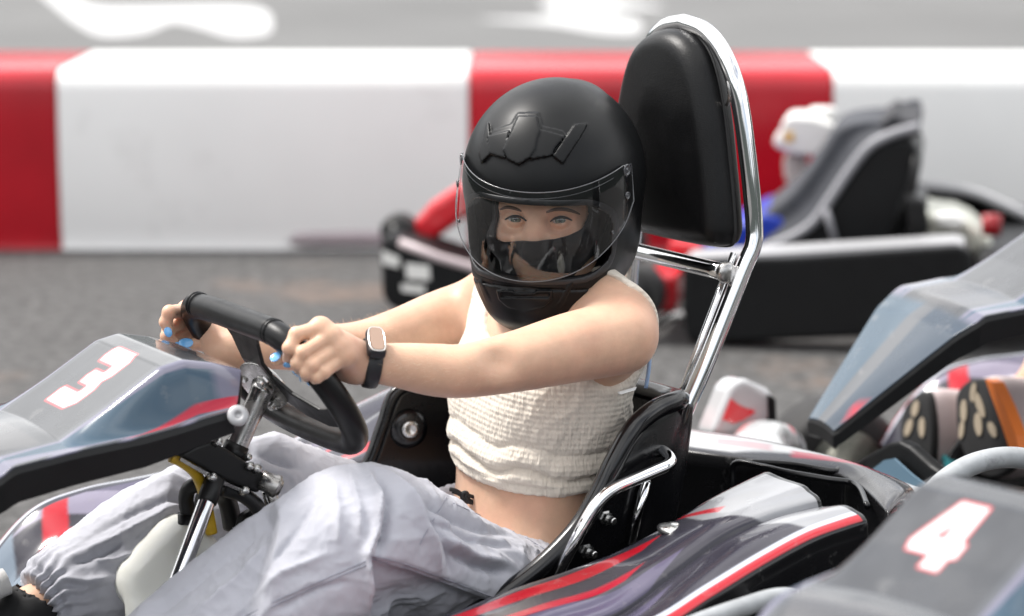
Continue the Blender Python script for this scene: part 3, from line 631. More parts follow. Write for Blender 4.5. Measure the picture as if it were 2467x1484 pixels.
def hoop(root):
    nearp = [(1500, 1400), (1548, 1250), (1598, 1115), (1648, 995), (1715, 840), (1790, 650), (1814, 592), (1817, 540), (1806, 420), (1788, 280), (1768, 190)]
    ys = [.135] * 7 + [.132, .124, .112, .100]
    Np = [V(*p, y=y) for p, y in zip(nearp, ys)]
    topc = V(1648, 54, y=0); q1 = V(1738, 120, y=.078); q2 = V(1700, 75, y=.045)
    half = spline(Np + [q1, q2, topc], 8)
    mir = half[::-1][1:] * [1, -.86, 1]; mir[:, 0] -= np.clip((.62 - mir[:, 2]) / .25, 0, 1) * .10
    o = mk('roll_hoop', *tube(np.concatenate([half, mir]), .0108, 20), M['chrome'], root)
    a = V(1752, 657, y=.132); b = a * [1, -.86, 1]
    mk('crossbar', *tube(np.array([a * (1 - t) + b * t for t in np.linspace(0, 1, 10)]), .0105, 18), M['chrome'], o)
    mk('weld', *lathe([(-.004, .011), (.0, .0135), (.006, .0128), (.009, .011)], a, unit(b - a), 16), M['steel'], o)
    s0, s1 = V(1768, 610, y=.122), V(1598, 1060, y=.118)
    mk('hoop_brace', *tube([s0, (s0 + s1) / 2, s1], .0042, 12), M['chrome'], o)
    # padded headrest
    prof = [(-.045, .866), (-.078, .838), (-.100, .785), (-.115, .715), (-.124, .650), (-.122, .628), (-.105, .616), (0, .612), (.10, .616), (.116, .628), (.117, .650), (.106, .715), (.091, .785), (.07, .838), (.04, .866), (0, .876)]
    PR = spline(prof, 6, True); xc, hx, r = -.184, .026, .022
    vol = Vol((xc - .06, -.15, .57), (xc + .06, .15, .92), .003)
    yy, zz = np.meshgrid(vol.ax[1], vol.ax[2], indexing='ij'); sd = polysd(np.column_stack([yy.ravel(), zz.ravel()]), PR).reshape(yy.shape)
    puff = np.clip(-sd / .07, 0, 1) ** .5 * .010
    def fn(X, Y, Z):
        X = np.asarray(X); a = np.maximum(sd[None] + r, 0); b = np.maximum(np.abs(X - xc) - (hx + np.where(X > xc, puff[None], 0)) + r, 0)
        return np.sqrt(a * a + b * b) + np.minimum(np.maximum(sd[None] + r, np.abs(X - xc) - hx + r), 0) - r
    vol.F = fn(vol.ax[0][:, None, None], 0, 0).astype(np.float32)
    P, f = vol.mesh(2)
    h = mk('headrest', P, f, M['leather'], root)
    mk('headrest_seam', *tube([(xc - .004, y, z) for y, z in PR], .0022, 8, True), M['black_cord'], h)
    q = V(1764, 215, y=.104); mk('headrest_bracket', *tube(spline([q + [0, -.010, .016], q + [.004, -.002, .006], q + [.003, -.001, -.010], q + [0, -.010, -.020]], 5), .0024, 10), M['steel'], h)
    q2 = q * [1, -1, 1]; mk('headrest_bracket', *tube(spline([q2 + [0, .010, .016], q2 + [.004, .002, .006], q2 + [.003, .001, -.010], q2 + [0, .010, -.020]], 5), .0024, 10), M['steel'], h)
def pod_lines():
    I = [V(*p, y=.27) for p in ((1836, 1146), (1735, 1192), (1602, 1272), (1472, 1342), (1332, 1395), (1234, 1426), (1156, 1461))]
    T = [V(*p, y=.372) for p in ((2044, 1184), (1929, 1211), (1837, 1239), (1752, 1272), (1647, 1349), (1542, 1419), (1472, 1472))]
    U = [V(*p, y=.388) for p in ((2052, 1218), (1959, 1231), (1868, 1255), (1807, 1281), (1715, 1330), (1600, 1420), (1540, 1480))]
    E = [V(*p, y=.455) for p in ((2088, 1251), (1990, 1281), (1898, 1321), (1787, 1391), (1682, 1454), (1600, 1510))]
    return I, T, U, E
def side_pod(root, sg):
    I, T, U, E = pod_lines(); xs = [-.118, -.09, -.04, .02, .09, .16, .23, .30, .37, .44, .51, .57, .61]
    def line(pts, drop):
        L_ = interp_line(pts, xs); xm = max(p[0] for p in pts); zm = min(pts, key=lambda p: -p[0])[2]
        for i, x in enumerate(xs):
            if x > xm: L_[i, 2] = zm - drop * (x - xm)
            L_[i, 2] -= max(0, x - .46) ** 2 * 5.2; L_[i, 1] += -.25 * max(0, x - .44) * (L_[i, 1] - .27)
        return L_
    i_, t_, u_, e_ = line(I, .12), line(T, .10), line(U, .10), line(E, .06)
    rows = []
    for k in range(len(xs)):
        a, b, c, d = i_[k], t_[k], u_[k], e_[k]
        m1 = a * .62 + b * .38 + [0, 0, .004]; m2 = a * .25 + b * .75 + [0, 0, .006]; m3 = c * .5 + d * .5 + [0, 0, .007]; tr = (b + c) / 2 - [0, 0, .006]
        rows.append([a * [1, .93, .0] + [0, 0, .10], a + [0, -.006, -.03], a + [0, -.001, -.008], a + [0, .010, .003], m1, m2, b + [0, -.012, .003], b + [0, .002, -.001], tr, c + [0, .006, .001], m3, d + [0, -.014, .004], d, d + [0, .003, -.012], d + [0, .004, -.05], d * [1, 1, 0] + [0, 0, .09]])
    rows = np.array(rows); nu, nv = 260, 200; G = bsp(rows, nu, nv); tv = np.tile(np.linspace(0, 15, nv)[None], (nu, 1)).ravel(); X = G[..., 0].ravel(); uv = np.column_stack([X, tv * .05])
    c = np.tile(np.array([.030, .028, .040]), (len(X), 1))
    def pg(pts, colr, soft=.002): paint(c, uv, [(a, b * .05) for a, b in pts], colr, soft)
    LV, GLARE, RD, BK = (.085, .075, .125), (.27, .275, .29), (.42, .008, .020), (.008, .008, .009)
    pg([(.06, 6.2), (.20, 5.0), (.36, 4.9), (.44, 6.3), (.30, 7.2), (.12, 7.3)], LV)
    pg([(.10, 9.2), (.36, 8.9), (.5, 10.4), (.2, 10.8)], LV); pg([(.30, 8.6), (.40, 8.6), (.55, 10.6), (.44, 10.6)], (.22, .20, .27))
    pg([(-.2, 3.2), (.005, 3.2), (.012, 4.6), (-.005, 5.8), (-.04, 8.0), (-.2, 8.0)], GLARE); pg([(-.2, 8.6), (-.02, 8.8), (-.05, 11.2), (-.2, 11.3)], GLARE)  # pale rear patches: sky reflection painted into the pod colour
    pg([(.003, 3.1), (.012, 3.1), (-.01, 4.6), (-.025, 4.4)], RD)
    pg([(.045, 3.75), (.12, 3.35), (.39, 3.35), (.39, 3.8), (.18, 3.95), (.08, 4.1)], RD); pg([(.10, 4.9), (.2, 4.6), (.39, 4.45), (.39, 4.75), (.2, 5.0), (.13, 5.2)], (.34, .012, .03))
    pg([(.36, 3.0), (.43, 3.0), (.46, 6.0), (.44, 8.4), (.40, 8.4), (.405, 5.0)], (.55, .55, .56)); pg([(.385, 3.2), (.41, 3.2), (.43, 5.2), (.41, 5.2)], (.6, .12, .13))
    pg([(.46, 4.0), (.50, 4.0), (.535, 7.2), (.50, 10.6), (.465, 10.6), (.50, 7.2)], RD); pg([(.54, 4), (.57, 4), (.60, 7.2), (.57, 10.8), (.54, 10.8), (.565, 7.2)], (.16, .2, .25))
    pg([(-.2, 11.5), (.7, 11.5), (.7, 12.2), (-.2, 12.2)], RD); pg([(-.2, 10.95), (.0, 11.0), (.7, 11.05), (.7, 11.5), (-.2, 11.5)], (.42, .44, .50))
    pg([(-.2, 12.15), (.7, 12.15), (.7, 16), (-.2, 16)], BK); pg([(-.2, -1), (.7, -1), (.7, 2.6), (-.2, 2.6)], BK)
    c[(X < -.112)] = BK
    if sg < 0: G = G * [1, -1, 1]
    o = sheet('side_pod', G, M['paint'], root, .004, c, flip=(sg < 0), off=1 if sg < 0 else 1)
    o.modifiers['thick'].offset = -1; 
    end = G[0]; cc = end.mean(0); n = len(end)
    mk('pod_end', np.concatenate([end + [.006, 0, 0], [cc + [.006, 0, 0]]]), [(i, i + 1, n) for i in range(n - 1)], M['black_matt'], o, smooth=False)
    p = V(1626, 1280, y=.300) * [1, sg, 1] + [0, 0, .002]
    sc_ = mk('pod_screw', *lathe([(-.002, .0185), (.002, .0180), (.0045, .013), (.006, .006), (.0062, .0035), (.0045, .003)], p, unit([-.05, .12 * sg, 1]), 28), M['zinc'], o)
    mk('screw_seat', *lathe([(-.002, .0205), (.0012, .0205), (.0013, .017)], p, unit([-.05, .12 * sg, 1]), 28), M['gasket'], sc_)
    return o
def rear_bumper(root):
    z = .33
    re = [V(*p, z=z) for p in ((1715, 1047), (1837, 1065), (1990, 1105), (2111, 1141), (2203, 1180))]
    fe = [V(*p, z=z + .003) for p in ((1715, 1096), (1816, 1110), (1990, 1138), (2060, 1163), (2133, 1230))]
    re = [re[0] + (re[0] - re[1]) * 2.6 + [-.0, 0, 0], re[0] + (re[0] - re[1]) * 1.2] + re; fe = [fe[0] + (fe[0] - fe[1]) * 2.6, fe[0] + (fe[0] - fe[1]) * 1.2] + fe
    rows = []
    for a, b in zip(re, fe):
        m = (a + b) / 2; o_ = unit(a - b)
        rows.append([b - [0, 0, .20], b - [0, 0, .05], b - [0, 0, .008], b + (a - b) * .12 + [0, 0, .004], m + [0, 0, .012], a - (a - b) * .12 + [0, 0, .006], a + [0, 0, -.008], a + o_ * .012 - [0, 0, .04], a + o_ * .012 - [0, 0, .20]])
    e0, e1 = V(2203, 1236, z=.315), V(2139, 1240, z=.32)
    rows.append([e1 - [0, 0, .20], e1 - [0, 0, .06], e1 - [0, 0, .012], e1 + (e0 - e1) * .12, (e0 + e1) / 2 + [0, 0, .004], e0 - (e0 - e1) * .12, e0 - [0, 0, .012], e0 - [0, 0, .05], e0 - [0, 0, .20]])
    G = bsp(rows, 200, 90); nu, nv = 200, 90; sU = np.tile(np.linspace(0, 1, nu)[:, None], (1, nv)).ravel(); tV = np.tile(np.linspace(0, 8, nv)[None], (nu, 1)).ravel(); uv = np.column_stack([sU, tV * .1])
    c = np.tile(np.array([.035, .034, .038]), (nu * nv, 1))
    paint(c, uv, [(-.1, .30), (.36, .30), (.70, .44), (.82, .5), (.82, .64), (-.1, .64)], (.62, .62, .63), .01); paint(c, uv, [(.50, .33), (.68, .40), (.80, .46), (.72, .50), (.60, .42), (.50, .38)], (.45, .02, .05), .006)
    paint(c, uv, [(.3, .34), (.46, .35), (.46, .40), (.3, .38)], (.55, .35, .37), .006); paint(c, uv, [(.955, .30), (1.1, .30), (1.1, .36), (.955, .36)], (.5, .02, .04), .004)
    paint(c, uv, [(.89, .3), (.955, .3), (.955, .60), (.89, .6)], (.3, .3, .31), .01)
    paint(c, uv, [(-.1, -.1), (1.1, -.1), (1.1, .245), (-.1, .245)], (.010, .010, .011), .004); paint(c, uv, [(-.1, .67), (1.1, .67), (1.1, 1), (-.1, 1)], (.010, .010, .011), .01)
    o = sheet('rear_bumper', G, M['paint'], root, .004, c, flip=True)
    # raised corner box with a hand slot
    q = [(1741, 1196), (1760, 1124), (1776, 1113), (1800, 1113)]
    bp = [V(*p, z=.335) for p in ((1770, 1117), (1898, 1142), (2062, 1164), (2090, 1212))]
    lip = spline([bp[0] + [.006, 0, -.07], bp[0] + [.003, 0, -.03], bp[0] + [0, 0, .0], bp[0] * .5 + bp[1] * .5 + [0, 0, .003], bp[1] + [0, 0, .002], bp[1] * .4 + bp[2] * .6, bp[2] + [0, 0, -.002], bp[3] + [0, 0, -.004]], 8)
    mk('bumper_lip', *tube(lip, .0042, 10), M['black_gloss'], o)
    a, b = V(1800, 1112, z=.336), V(2000, 1134, z=.336); mk('bumper_slot', *tube(spline([a, a * .5 + b * .5 + [-.004, 0, .002], b, b + [-.014, .0, 0]], 6), .004, 8), M['black_gloss'], o)
    gate = prism([V(*p, z=.30) for p in ((2077, 1230), (2106, 1216), (2133, 1236), (2100, 1260))], (0, 0, -.12)); mk('bumper_end', *gate, M['black_matt'], o, smooth=False)
    return o
def wheel(root, c, r, w_, sg):
    s = [(-w_ / 2, r * .60), (-w_ / 2, r * .82), (-w_ * .46, r * .93), (-w_ * .36, r * .99), (0, r), (w_ * .36, r * .99), (w_ * .46, r * .93), (w_ / 2, r * .82), (w_ / 2, r * .60)]
    o = mk('wheel', *lathe(s, c, (0, 1, 0), 40), M['tyre'], root)
    mk('wheel_rim', *lathe([(-w_ * .50, r * .61), (-w_ * .46, r * .56), (-w_ * .2, r * .45), (w_ * .2, r * .45), (w_ * .46, r * .56), (w_ * .50, r * .61)], c, (0, 1, 0), 32), M['engine'], o)
    mk('wheel_hub', *lathe([(w_ * .2, r * .28), (w_ * .42, r * .26), (w_ * .46, r * .12)], c, (0, sg, 0), 20), M['zinc'], o)
def nose(root):
    st = [(.835, -.40, .20), (.86, -.385, .215), (.90, -.35, .225), (.94, -.27, .225), (.965, -.15, .22), (.975, 0, .215)]
    st = st + [(x, -y, z) for x, y, z in st[-2::-1]]
    rows = []
    for k, (x, y, z) in enumerate(st):
        p = np.array([x, y, 0]); a, b = np.array(st[max(0, k - 1)])[:2], np.array(st[min(len(st) - 1, k + 1)])[:2]; t = unit(b - a); n = np.array([t[1], -t[0], 0]); n = -n if n[0] < -.3 else n
        if y < -.3 and n[1] > 0 or y > .3 and n[1] < 0: n = -n
        U = np.array([0, 0, 1.]); rows.append([p - n * .085 + U * (z - .07), p - n * .07 + U * (z - .012), p - n * .045 + U * z, p - n * .012 + U * (z - .006), p + n * .006 + U * (z - .03), p + n * .012 + U * (z - .08), p + n * .0 + U * .07, p - n * .03 + U * .045])
    G = bsp(rows, 220, 70); nu, nv = 220, 70; S_ = np.tile(np.linspace(-1, 1, nu)[:, None], (1, nv)).ravel(); T_ = np.tile(np.linspace(0, 7, nv)[None], (nu, 1)).ravel(); uv = np.column_stack([np.abs(S_), T_ * .1])
    c = np.tile(np.array([.42, .425, .43]), (nu * nv, 1))
    for pts, cl in (([(.72, .1), (.80, .1), (.88, .36), (.80, .55), (.74, .55), (.80, .36)], (.55, .012, .04)), ([(.82, .0), (.88, 0), (.95, .36), (.88, .6), (.82, .6), (.88, .36)], (.035, .037, .043)), ([(.5, .3), (.68, .25), (.62, .5), (.5, .5)], (.6, .2, .2)), ([(-.1, .56), (1.1, .56), (1.1, 1), (-.1, 1)], (.012, .012, .013)), ([(-.1, -.1), (1.1, -.1), (1.1, .06), (-.1, .06)], (.012, .012, .013))): paint(c, uv, pts, cl, .008)
    return sheet('nose_cone', G, M['paint'], root, .004, c, flip=True)
def chassis(root):
    a = [(-.30, .10), (-.30, -.10), (.25, -.24), (.62, -.20), (.92, -.14), (.92, .14), (.62, .20), (.25, .24)]
    mk('floor_tray', *prism([(x, y, .035) for x, y in a], (0, 0, .006)), M['dirt_floor'], root, smooth=False)
    for sg in (1, -1):
        mk('chassis_rail', *tube(fillet([(-.30, .14 * sg, .06), (.20, .24 * sg, .06), (.62, .20 * sg, .06), (.93, .10 * sg, .06)], .1), .014, 12), M['black_steel'], root)
        wheel(root, (-.19, .325 * sg, .115), .113, .13, sg); wheel(root, (.67, .50 * sg, .108), .106, .105, sg)
    mk('rear_axle', *tube([(-.19, -.30, .115), (-.19, .30, .115)], .014, 12), M['steel'], root)
    mk('front_axle', *join(tube([(.67, -.45, .108), (.64, -.16, .09), (.64, .16, .09), (.67, .45, .108)], .012, 10)), M['black_steel'], root)
    bx_, bf = boxv((-.20, -.16, .19), (.075, .075, .085)); e = mk('engine', bx_, bf, M['engine'], root, smooth=False); bev(e, .015, 3)
    mk('engine_fins', *join(*[boxv((-.20 , -.16, .25 + .012 * k), (.065, .085, .003)) for k in range(4)]), M['engine'], e, smooth=False)
    g = prism([(.905, -.13, .075), (.905, .13, .075), (.885, .105, .19), (.87, .04, .235), (.87, -.04, .235), (.885, -.105, .19)], (.006, 0, .0)); mk('pedal_guard', *g, M['black_matt'], root, smooth=False)
def make_kart(label, number='three', hole=None, scale=1., group='matching rental karts queueing'):
    r = empty('kart', K.o, A0); tag(r, label, 'go-kart', group)
    fairing(r, number, hole, scale); steering(r); front_gear(r); seat(r); hoop(r); side_pod(r, 1); side_pod(r, -1); rear_bumper(r); nose(r); chassis(r)
    return r
def copy_tree(o, parent=None, skip=()):
    c = o.copy(); COL.objects.link(c); c.parent = parent
    for ch in list(o.children):
        if ch.name.split('.')[0] not in skip: copy_tree(ch, c, skip)
    return c
KART = make_kart('white, grey and black kart numbered 3 with the helmeted driver in its seat')
def place(label, anchor, own, ang, skip, number=None, hole=None, scale=1.):
    """a copy turned to ang so that its own point lies at the world point anchor"""
    F = Frame((0, 0, 0), ang); F.o = np.array(anchor) - F.M.T @ np.array(own); F.o[2] = 0
    o = copy_tree(KART, None, skip + ('front_fairing',)); o.location = F.o; o.rotation_euler = (0, 0, ang); o['label'] = label; fairing(o, number, hole, scale, *((.74, .80) if number else (1., .925)))
    return o, F
K3, F3 = place('kart queueing nose-to-tail behind the one numbered 3, its driver\'s shoes on the pedals', W0.at(2330, 860, z=.412), (.77, .125, .412), R_(198), ())
K4, F4 = place('kart numbered 4 in the near right corner, nearest to the camera', W0.at(2290, 1300, z=.518), (.5995, 0, .518), R_(222), ('side_pod', 'steering_wheel'), 'four', 'hole', .80)
V4 = F4.at
# grey guard rails: two hoops on the near kart, the front bar of the kart behind
def in_frame(F, pts): return [F.M @ (K.M.T @ np.asarray(p) + K.o - F.o) for p in pts]
r1 = fillet([V(1540, 1560, y=.55), V(1700, 1492, y=.55), V(1885, 1432, y=.55), V(1990, 1452, y=.55), V(2030, 1560, y=.55)], .05, 8)
r2 = spline([V(2180, 1330, y=.44), V(2212, 1240, y=.44), V(2260, 1172, y=.44), V(2335, 1122, y=.44), V(2420, 1102, y=.44), V(2500, 1115, y=.45), V(2570, 1170, y=.45), V(2600, 1290, y=.45)], 8)
for r, q in ((r1, .0102), (r2, .0125)): mk('guard_rail', *tube(in_frame(F4, r), q, 18), M['rail'], K4)
r3 = fillet([V(1960, 1140, x=-.47), V(2080, 1152, x=-.44), V(2250, 1212, x=-.43), V(2420, 1290, x=-.42), V(2560, 1350, x=-.46)], .05, 6)
mk('front_bar', *tube(in_frame(F3, r3), .0125, 16), M['rail'], K3)
for k, (pts, m) in enumerate((([(2010, 1140), (2140, 1066), (2165, 1062), (2190, 1075), (2240, 1120), (2345, 1195), (2300, 1260), (2080, 1240)], 'black_matt'), )):
    P = in_frame(F3, [V(*p, x=-.555) for p in pts]); o = bev(mk('foot_panel', *prism(P, (-.02, 0, 0)), M[m], K3, smooth=False), .006, 3)
P = in_frame(F3, [V(*p, x=-.548) for p in ((2080, 1150), (2135, 1108), (2158, 1104), (2200, 1142), (2270, 1195), (2200, 1230), (2090, 1200))])
mk('panel_decal', *prism(P, (.003, 0, 0)), mat('steel_blue_decal', (.12, .20, .27), .3, coat=.6), o, smooth=False)
# printed end of the front bumper on the kart behind, beside its wheel
def bumper_end():
    a = [F3.at(*p, y=-.40) for p in ((1712, 1050), (1738, 985), (1762, 926), (1794, 908), (1862, 946), (1868, 1050))]
    n = 6; b = [p + np.array([-.03 if k in (4, 5) else .0, -.07, -.01]) for k, p in enumerate(a)]
    v = np.array(a + b); f = [tuple(range(n)), tuple(range(n, 2 * n))[::-1]] + [(i, n + i, n + (i + 1) % n, (i + 1) % n) for i in range(n)]
    o = bev(mk('bumper_end', v, f, mat('pale_printed_end', (.48, .48, .49), .2, coat=1.), K3, smooth=False), .012, 3)
    d = [F3.at(*p, y=-.3985) for p in ((1740, 1010), (1760, 960), (1785, 978), (1820, 990), (1790, 1012), (1765, 1020))]
    mk('end_decal', *prism(d, (0, .002, 0)), M['red_paint'], o, smooth=False)
    d = [F3.at(*p, y=-.399) for p in ((1848, 950), (1866, 960), (1870, 1050), (1838, 1050), (1850, 1000))]; mk('end_cap', *prism(d, (0, .004, 0)), M['black_matt'], o, smooth=False)
bumper_end()
# ------------------------------------------------------------------ the driver (in the main kart's frame)
HC = V(1328, 482, d=3.0)
yaw, pitch, roll = R_(14), R_(-2), R_(-2.0)
hf = np.array([-math.sin(yaw) * math.cos(pitch), -math.cos(yaw) * math.cos(pitch), math.sin(pitch)]); hl = np.array([math.cos(yaw), -math.sin(yaw), 0]); hu = np.cross(hf, hl)
hl, hu = hl * math.cos(roll) + hu * math.sin(roll), hu * math.cos(roll) - hl * math.sin(roll)
HM = np.array([K.M @ hf, K.M @ hl, K.M @ hu])          # rows: ahead, to the wearer's left, up - in the kart frame
def to_h(p): return (np.asarray(p) - HC) @ HM.T
def from_h(p): return np.asarray(p) @ HM + HC
def hray(px, py):
    o, d = K.ray(px, py); return HM @ (o - HC), HM @ d
def HP(px, py, f):
    o, d = hray(px, py); return o + d * (f - o[0]) / d[0]
def rimhit(px, py, D, side='near', bias=0.):
    """a point on the line of sight at distance D from the wheel rim's centre line (else the nearest approach)"""
    o, d = K.ray(px, py); t = np.arange(2.3, 3.4, .0008); Q = o + t[:, None] * d
    ds = np.min(np.linalg.norm(Q[:, None] - RIM_P[None, ::2], axis=2), axis=1); k = np.argmin(ds)
    if ds[k] < D and side != 'mid':
        w_ = np.where(ds <= D)[0]; k = w_[0] if side == 'near' else w_[-1]
    return o + (t[k] + bias) * d
# --- arms: joints
SL, EL, WLt = V(1474, 816, y=.165), V(1122, 893, y=.178), V(868, 873, y=.138)
SR, ER, WRt = V(1140, 754, y=-.165), V(868, 832, y=-.185), V(560, 846, y=-.125)
Lh = dict(index=[rimhit(772, 791, .034, 'mid', -.006), rimhit(714, 806, .0245), rimhit(697, 838, .0245), rimhit(694, 866, .026, 'mid', -.004)],
          middle=[rimhit(797, 811, .034, 'mid', -.008), rimhit(730, 850, .0245), rimhit(717, 874, .0245), rimhit(721, 889, .0235, 'mid')],
          ring=[rimhit(817, 836, .034, 'mid', -.008), rimhit(752, 880, .0245), rimhit(738, 897, .0245), rimhit(738, 908, .0235, 'mid')],
          pinky=[rimhit(832, 858, .034, 'mid', -.008), rimhit(780, 897, .0235), rimhit(764, 909, .0235), rimhit(756, 917, .022, 'mid')],
          thumb=[V(842, 880, y=.115), rimhit(765, 862, .026, 'far'), rimhit(690, 848, .026, 'mid', .012), rimhit(668, 867, .026, 'mid', .008)])
Rh = dict(index=[rimhit(452, 748, .028, 'far'), rimhit(408, 752, .0245, 'mid', .004), rimhit(399, 776, .0245, 'mid', -.004), rimhit(406, 797, .0245, 'mid', -.010)],
          middle=[rimhit(468, 765, .028, 'far'), rimhit(408, 792, .026, 'mid', .006), rimhit(402, 810, .0255, 'mid', -.002), rimhit(423, 826, .0245, 'near')],
          ring=[rimhit(484, 785, .028, 'far'), rimhit(415, 818, .026, 'mid', .010), rimhit(409, 836, .0255, 'mid', .002), rimhit(430, 850, .0245, 'near')],
          pinky=[rimhit(500, 805, .028, 'far'), rimhit(440, 846, .026, 'mid', .010), rimhit(430, 860, .0255, 'mid', .002), rimhit(450, 870, .0245, 'near')],
          thumb=[V(558, 838, y=-.115), rimhit(535, 819, .030, 'mid', -.006), rimhit(488, 826, .027, 'mid', -.006), rimhit(446, 831, .026, 'mid', -.008)])
FR = dict(index=(.0094, .0080, .0072, .0060), middle=(.0096, .0082, .0073, .0062), ring=(.0092, .0078, .0069, .0059), pinky=(.0083, .0070, .0062, .0053), thumb=(.0130, .0104, .0090, .0072))
def hand(vol, H, wrist, elbow):
    fw = unit(wrist - elbow)
    for n in ('index', 'middle', 'ring', 'pinky'): vol.add(rc(H[n][0], wrist + fw * .008, .0112, .0180), .010)
    vol.add(rc(H['index'][0], H['pinky'][0], .0105, .0095), .010)
    c = (H['index'][0] + H['pinky'][0]) / 2; vol.add(rc(c * .6 + wrist * .4, wrist, .0165, .0195), .012)
    a = H['thumb']; vol.add(rc(a[0] * .55 + wrist * .45, a[1], .0175, .0125), .014)
    for n in ('index', 'middle', 'ring', 'pinky', 'thumb'):
        j, r = H[n], FR[n]
        for i in range(3): vol.add(rc(j[i], j[i + 1], r[i], r[i + 1]), .0012 if i else .003)
        for i in (1, 2): vol.add(ell(j[i], (r[i] * 1.08,) * 3), .0025)
        if n != 'thumb': vol.add(ell(j[0], (r[0] * 1.16,) * 3), .005)
def arm(vol, S_, E_, W_, k=.03):
    u = E_ - S_; q = W_ - E_; dn = np.array([0, 0, -.004])
    vol.add(chain([S_ - u * .06, S_ + u * .30, S_ + u * .65 + dn * .5, E_, E_ + q * .30 + dn * .5, E_ + q * .65, W_], [.0440, .0405, .0350, .0305, .0295, .0250, .0200]), k)
TORSO = [(ell((.012, 0, .44), (.086, .132, .118)), 0), (ell((.058, .056, .442), (.038, .052, .052)), .03), (ell((.058, -.056, .442), (.038, .052, .052)), .03),
         (rc((-.012, -.115, .532), (-.012, .115, .532), .047), .06), (ell((.043, 0, .325), (.069, .112, .12)), .05), (ell((.05, 0, .20), (.098, .150, .10)), .05)]
def grow(p, o): fn, a, b = p; return (lambda X, Y, Z: fn(X, Y, Z) - o), a - o, b + o
body = Vol((-.15, -.34, .10), (.50, .34, .66), .0027)
for p, k in TORSO: body.add(p, k)
for s in (1, -1): body.add(rc((-.022, .03 * s, .585), (-.01, .13 * s, .545), .028, .034), .03)
body.add(rc((-.012, 0, .52), (.012, 0, .63), .047, .044), .03)
body.add(rc((.035, .02, .548), (.02, .13, .552), .010, .012), .02); body.add(rc((.035, -.02, .548), (.02, -.13, .552), .010, .012), .02)
arm(body, SL, EL, WLt); arm(body, SR, ER, WRt)
body.sub(ell(V(1215, 870, y=.214), (.010, .014, .007)), .03)          # the crook of the near elbow
body.sub(ell(V(1250, 1232, y=.03) + [.012, .012, 0], (.008, .010, .004)), .012)
def cutarm(vol, W_, E_, off, keep):
    e = unit(E_ - W_); c = W_ + e * off; sg = 1. if keep == 'hand' else -1.
    vol.clip(lambda X, Y, Z: np.where((X - W_[0]) ** 2 + (Y - W_[1]) ** 2 + (Z - W_[2]) ** 2 < (.3 if keep == 'hand' else .05) ** 2, sg * ((X - c[0]) * e[0] + (Y - c[1]) * e[1] + (Z - c[2]) * e[2]), -.05))
cutarm(body, WLt, EL, .004, 'arm'); cutarm(body, WRt, ER, .004, 'arm')
bP, bF = body.mesh(2)
def hand_mesh(H, W_, E_):
    pts = np.array([p for k in H.values() for p in k] + [W_ + unit(E_ - W_) * .03]); vol = Vol(pts.min(0) - .03, pts.max(0) + .03, .0014)
    q = W_ - E_; dn = np.array([0, 0, -.004]); vol.add(chain([E_, E_ + q * .30 + dn * .5, E_ + q * .65, W_], [.0305, .0295, .0250, .0200])); hand(vol, H, W_, E_); cutarm(vol, W_, E_, .014, 'hand')
    return vol.mesh(2)
hands = [hand_mesh(Lh, WLt, EL), hand_mesh(Rh, WRt, ER)]
legs = Vol((.0, -.25, .02), (.85, .25, .48), .005)
KL, KR = V(874, 1298, y=.165), V(650, 1190, y=-.135)
AL, AR = np.array([.70, .11, .13]), V(80, 1478, y=-.12)
for h_, k_, a_ in ((np.array([.06, .085, .19]), KL, AL), (np.array([.06, -.085, .19]), KR, AR)):
    legs.add(rc(h_, k_, .07, .05)); legs.add(rc(k_, k_ * .6 + a_ * .4, .05, .045), .03); legs.add(rc(k_ * .65 + a_ * .35, a_, .045, .0285), .03); legs.add(rc(a_, a_ + [.02, 0, -.03], .0285, .03), .02)
lP, lF = legs.mesh(1)
# --- head
EYE = {s: HP(px, py, .0615) for s, (px, py) in {1: (1350, 530.5), -1: (1243, 527.5)}.items()}
em = (EYE[1] + EYE[-1]) / 2
head = Vol((-.11, -.085, -.15), (.105, .085, .125), .0015)
head.add(ell((-.012, em[1], .022), (.088, .069, .092))); head.add(ell((.022, em[1], -.055), (.056, .052, .075)), .04); head.add(rc((-.02, 0, -.14), (-.01, 0, -.05), .044), .02)
for s in (1, -1):
    e = EYE[s]; o_ = e - em
    head.add(rc(e + [.001, .012 * s, .0135], e + [.006, -.010 * s, .0125], .0085, .0075), .012)          # brow ridge
    head.add(ell(e + [-.004, .010 * s, -.026], (.020, .022, .017)), .02)                                  # cheek
    head.sub(ell(e + [.014, -.001 * s, -.001], (.015, .0165, .0105)), .010)
    head.add(ell(e, (.0124,) * 3), .003)
    head.sub(ell(e + [.0125, 0, .0012], (.0085, .0124, .0029), np.array([[1, 0, 0], [0, math.cos(.10), math.sin(.10) * s], [0, -math.sin(.10) * s, math.cos(.10)]])), .0012)
head.add(rc(em + [.009, 0, .010], em + [.012, 0, -.006], .0062, .0064), .014); head.add(rc(em + [.012, 0, -.006], em + [.026, 0, -.036], .0064, .0095), .012)
for s in (1, -1): head.add(ell(em + [.014, .011 * s, -.037], (.009, .007, .006)), .006)
hP, hF = head.mesh(1)
def hmarch(px, py, lift=0.):
    """first hit of a line of sight on the head, in head coordinates"""
    o, d = hray(px, py); t = np.arange(2.6, 3.1, .0006); Q = o + t[:, None] * d; I = np.round((Q - head.lo) / head.h).astype(int); ok = ((I >= 0) & (I < head.n)).all(1)
    v = np.full(len(t), 1.); v[ok] = head.F[I[ok, 0], I[ok, 1], I[ok, 2]]; k = np.argmax(v < lift); return Q[k]
bits = [(bP, bF), (lP, lF), (from_h(hP), hF)] + hands; no = np.cumsum([0] + [len(v) for v, _ in bits])
PERSON = mk('person', np.concatenate([v for v, _ in bits]), np.concatenate([f + o for (_, f), o in zip(bits, no)]), M['skin'])
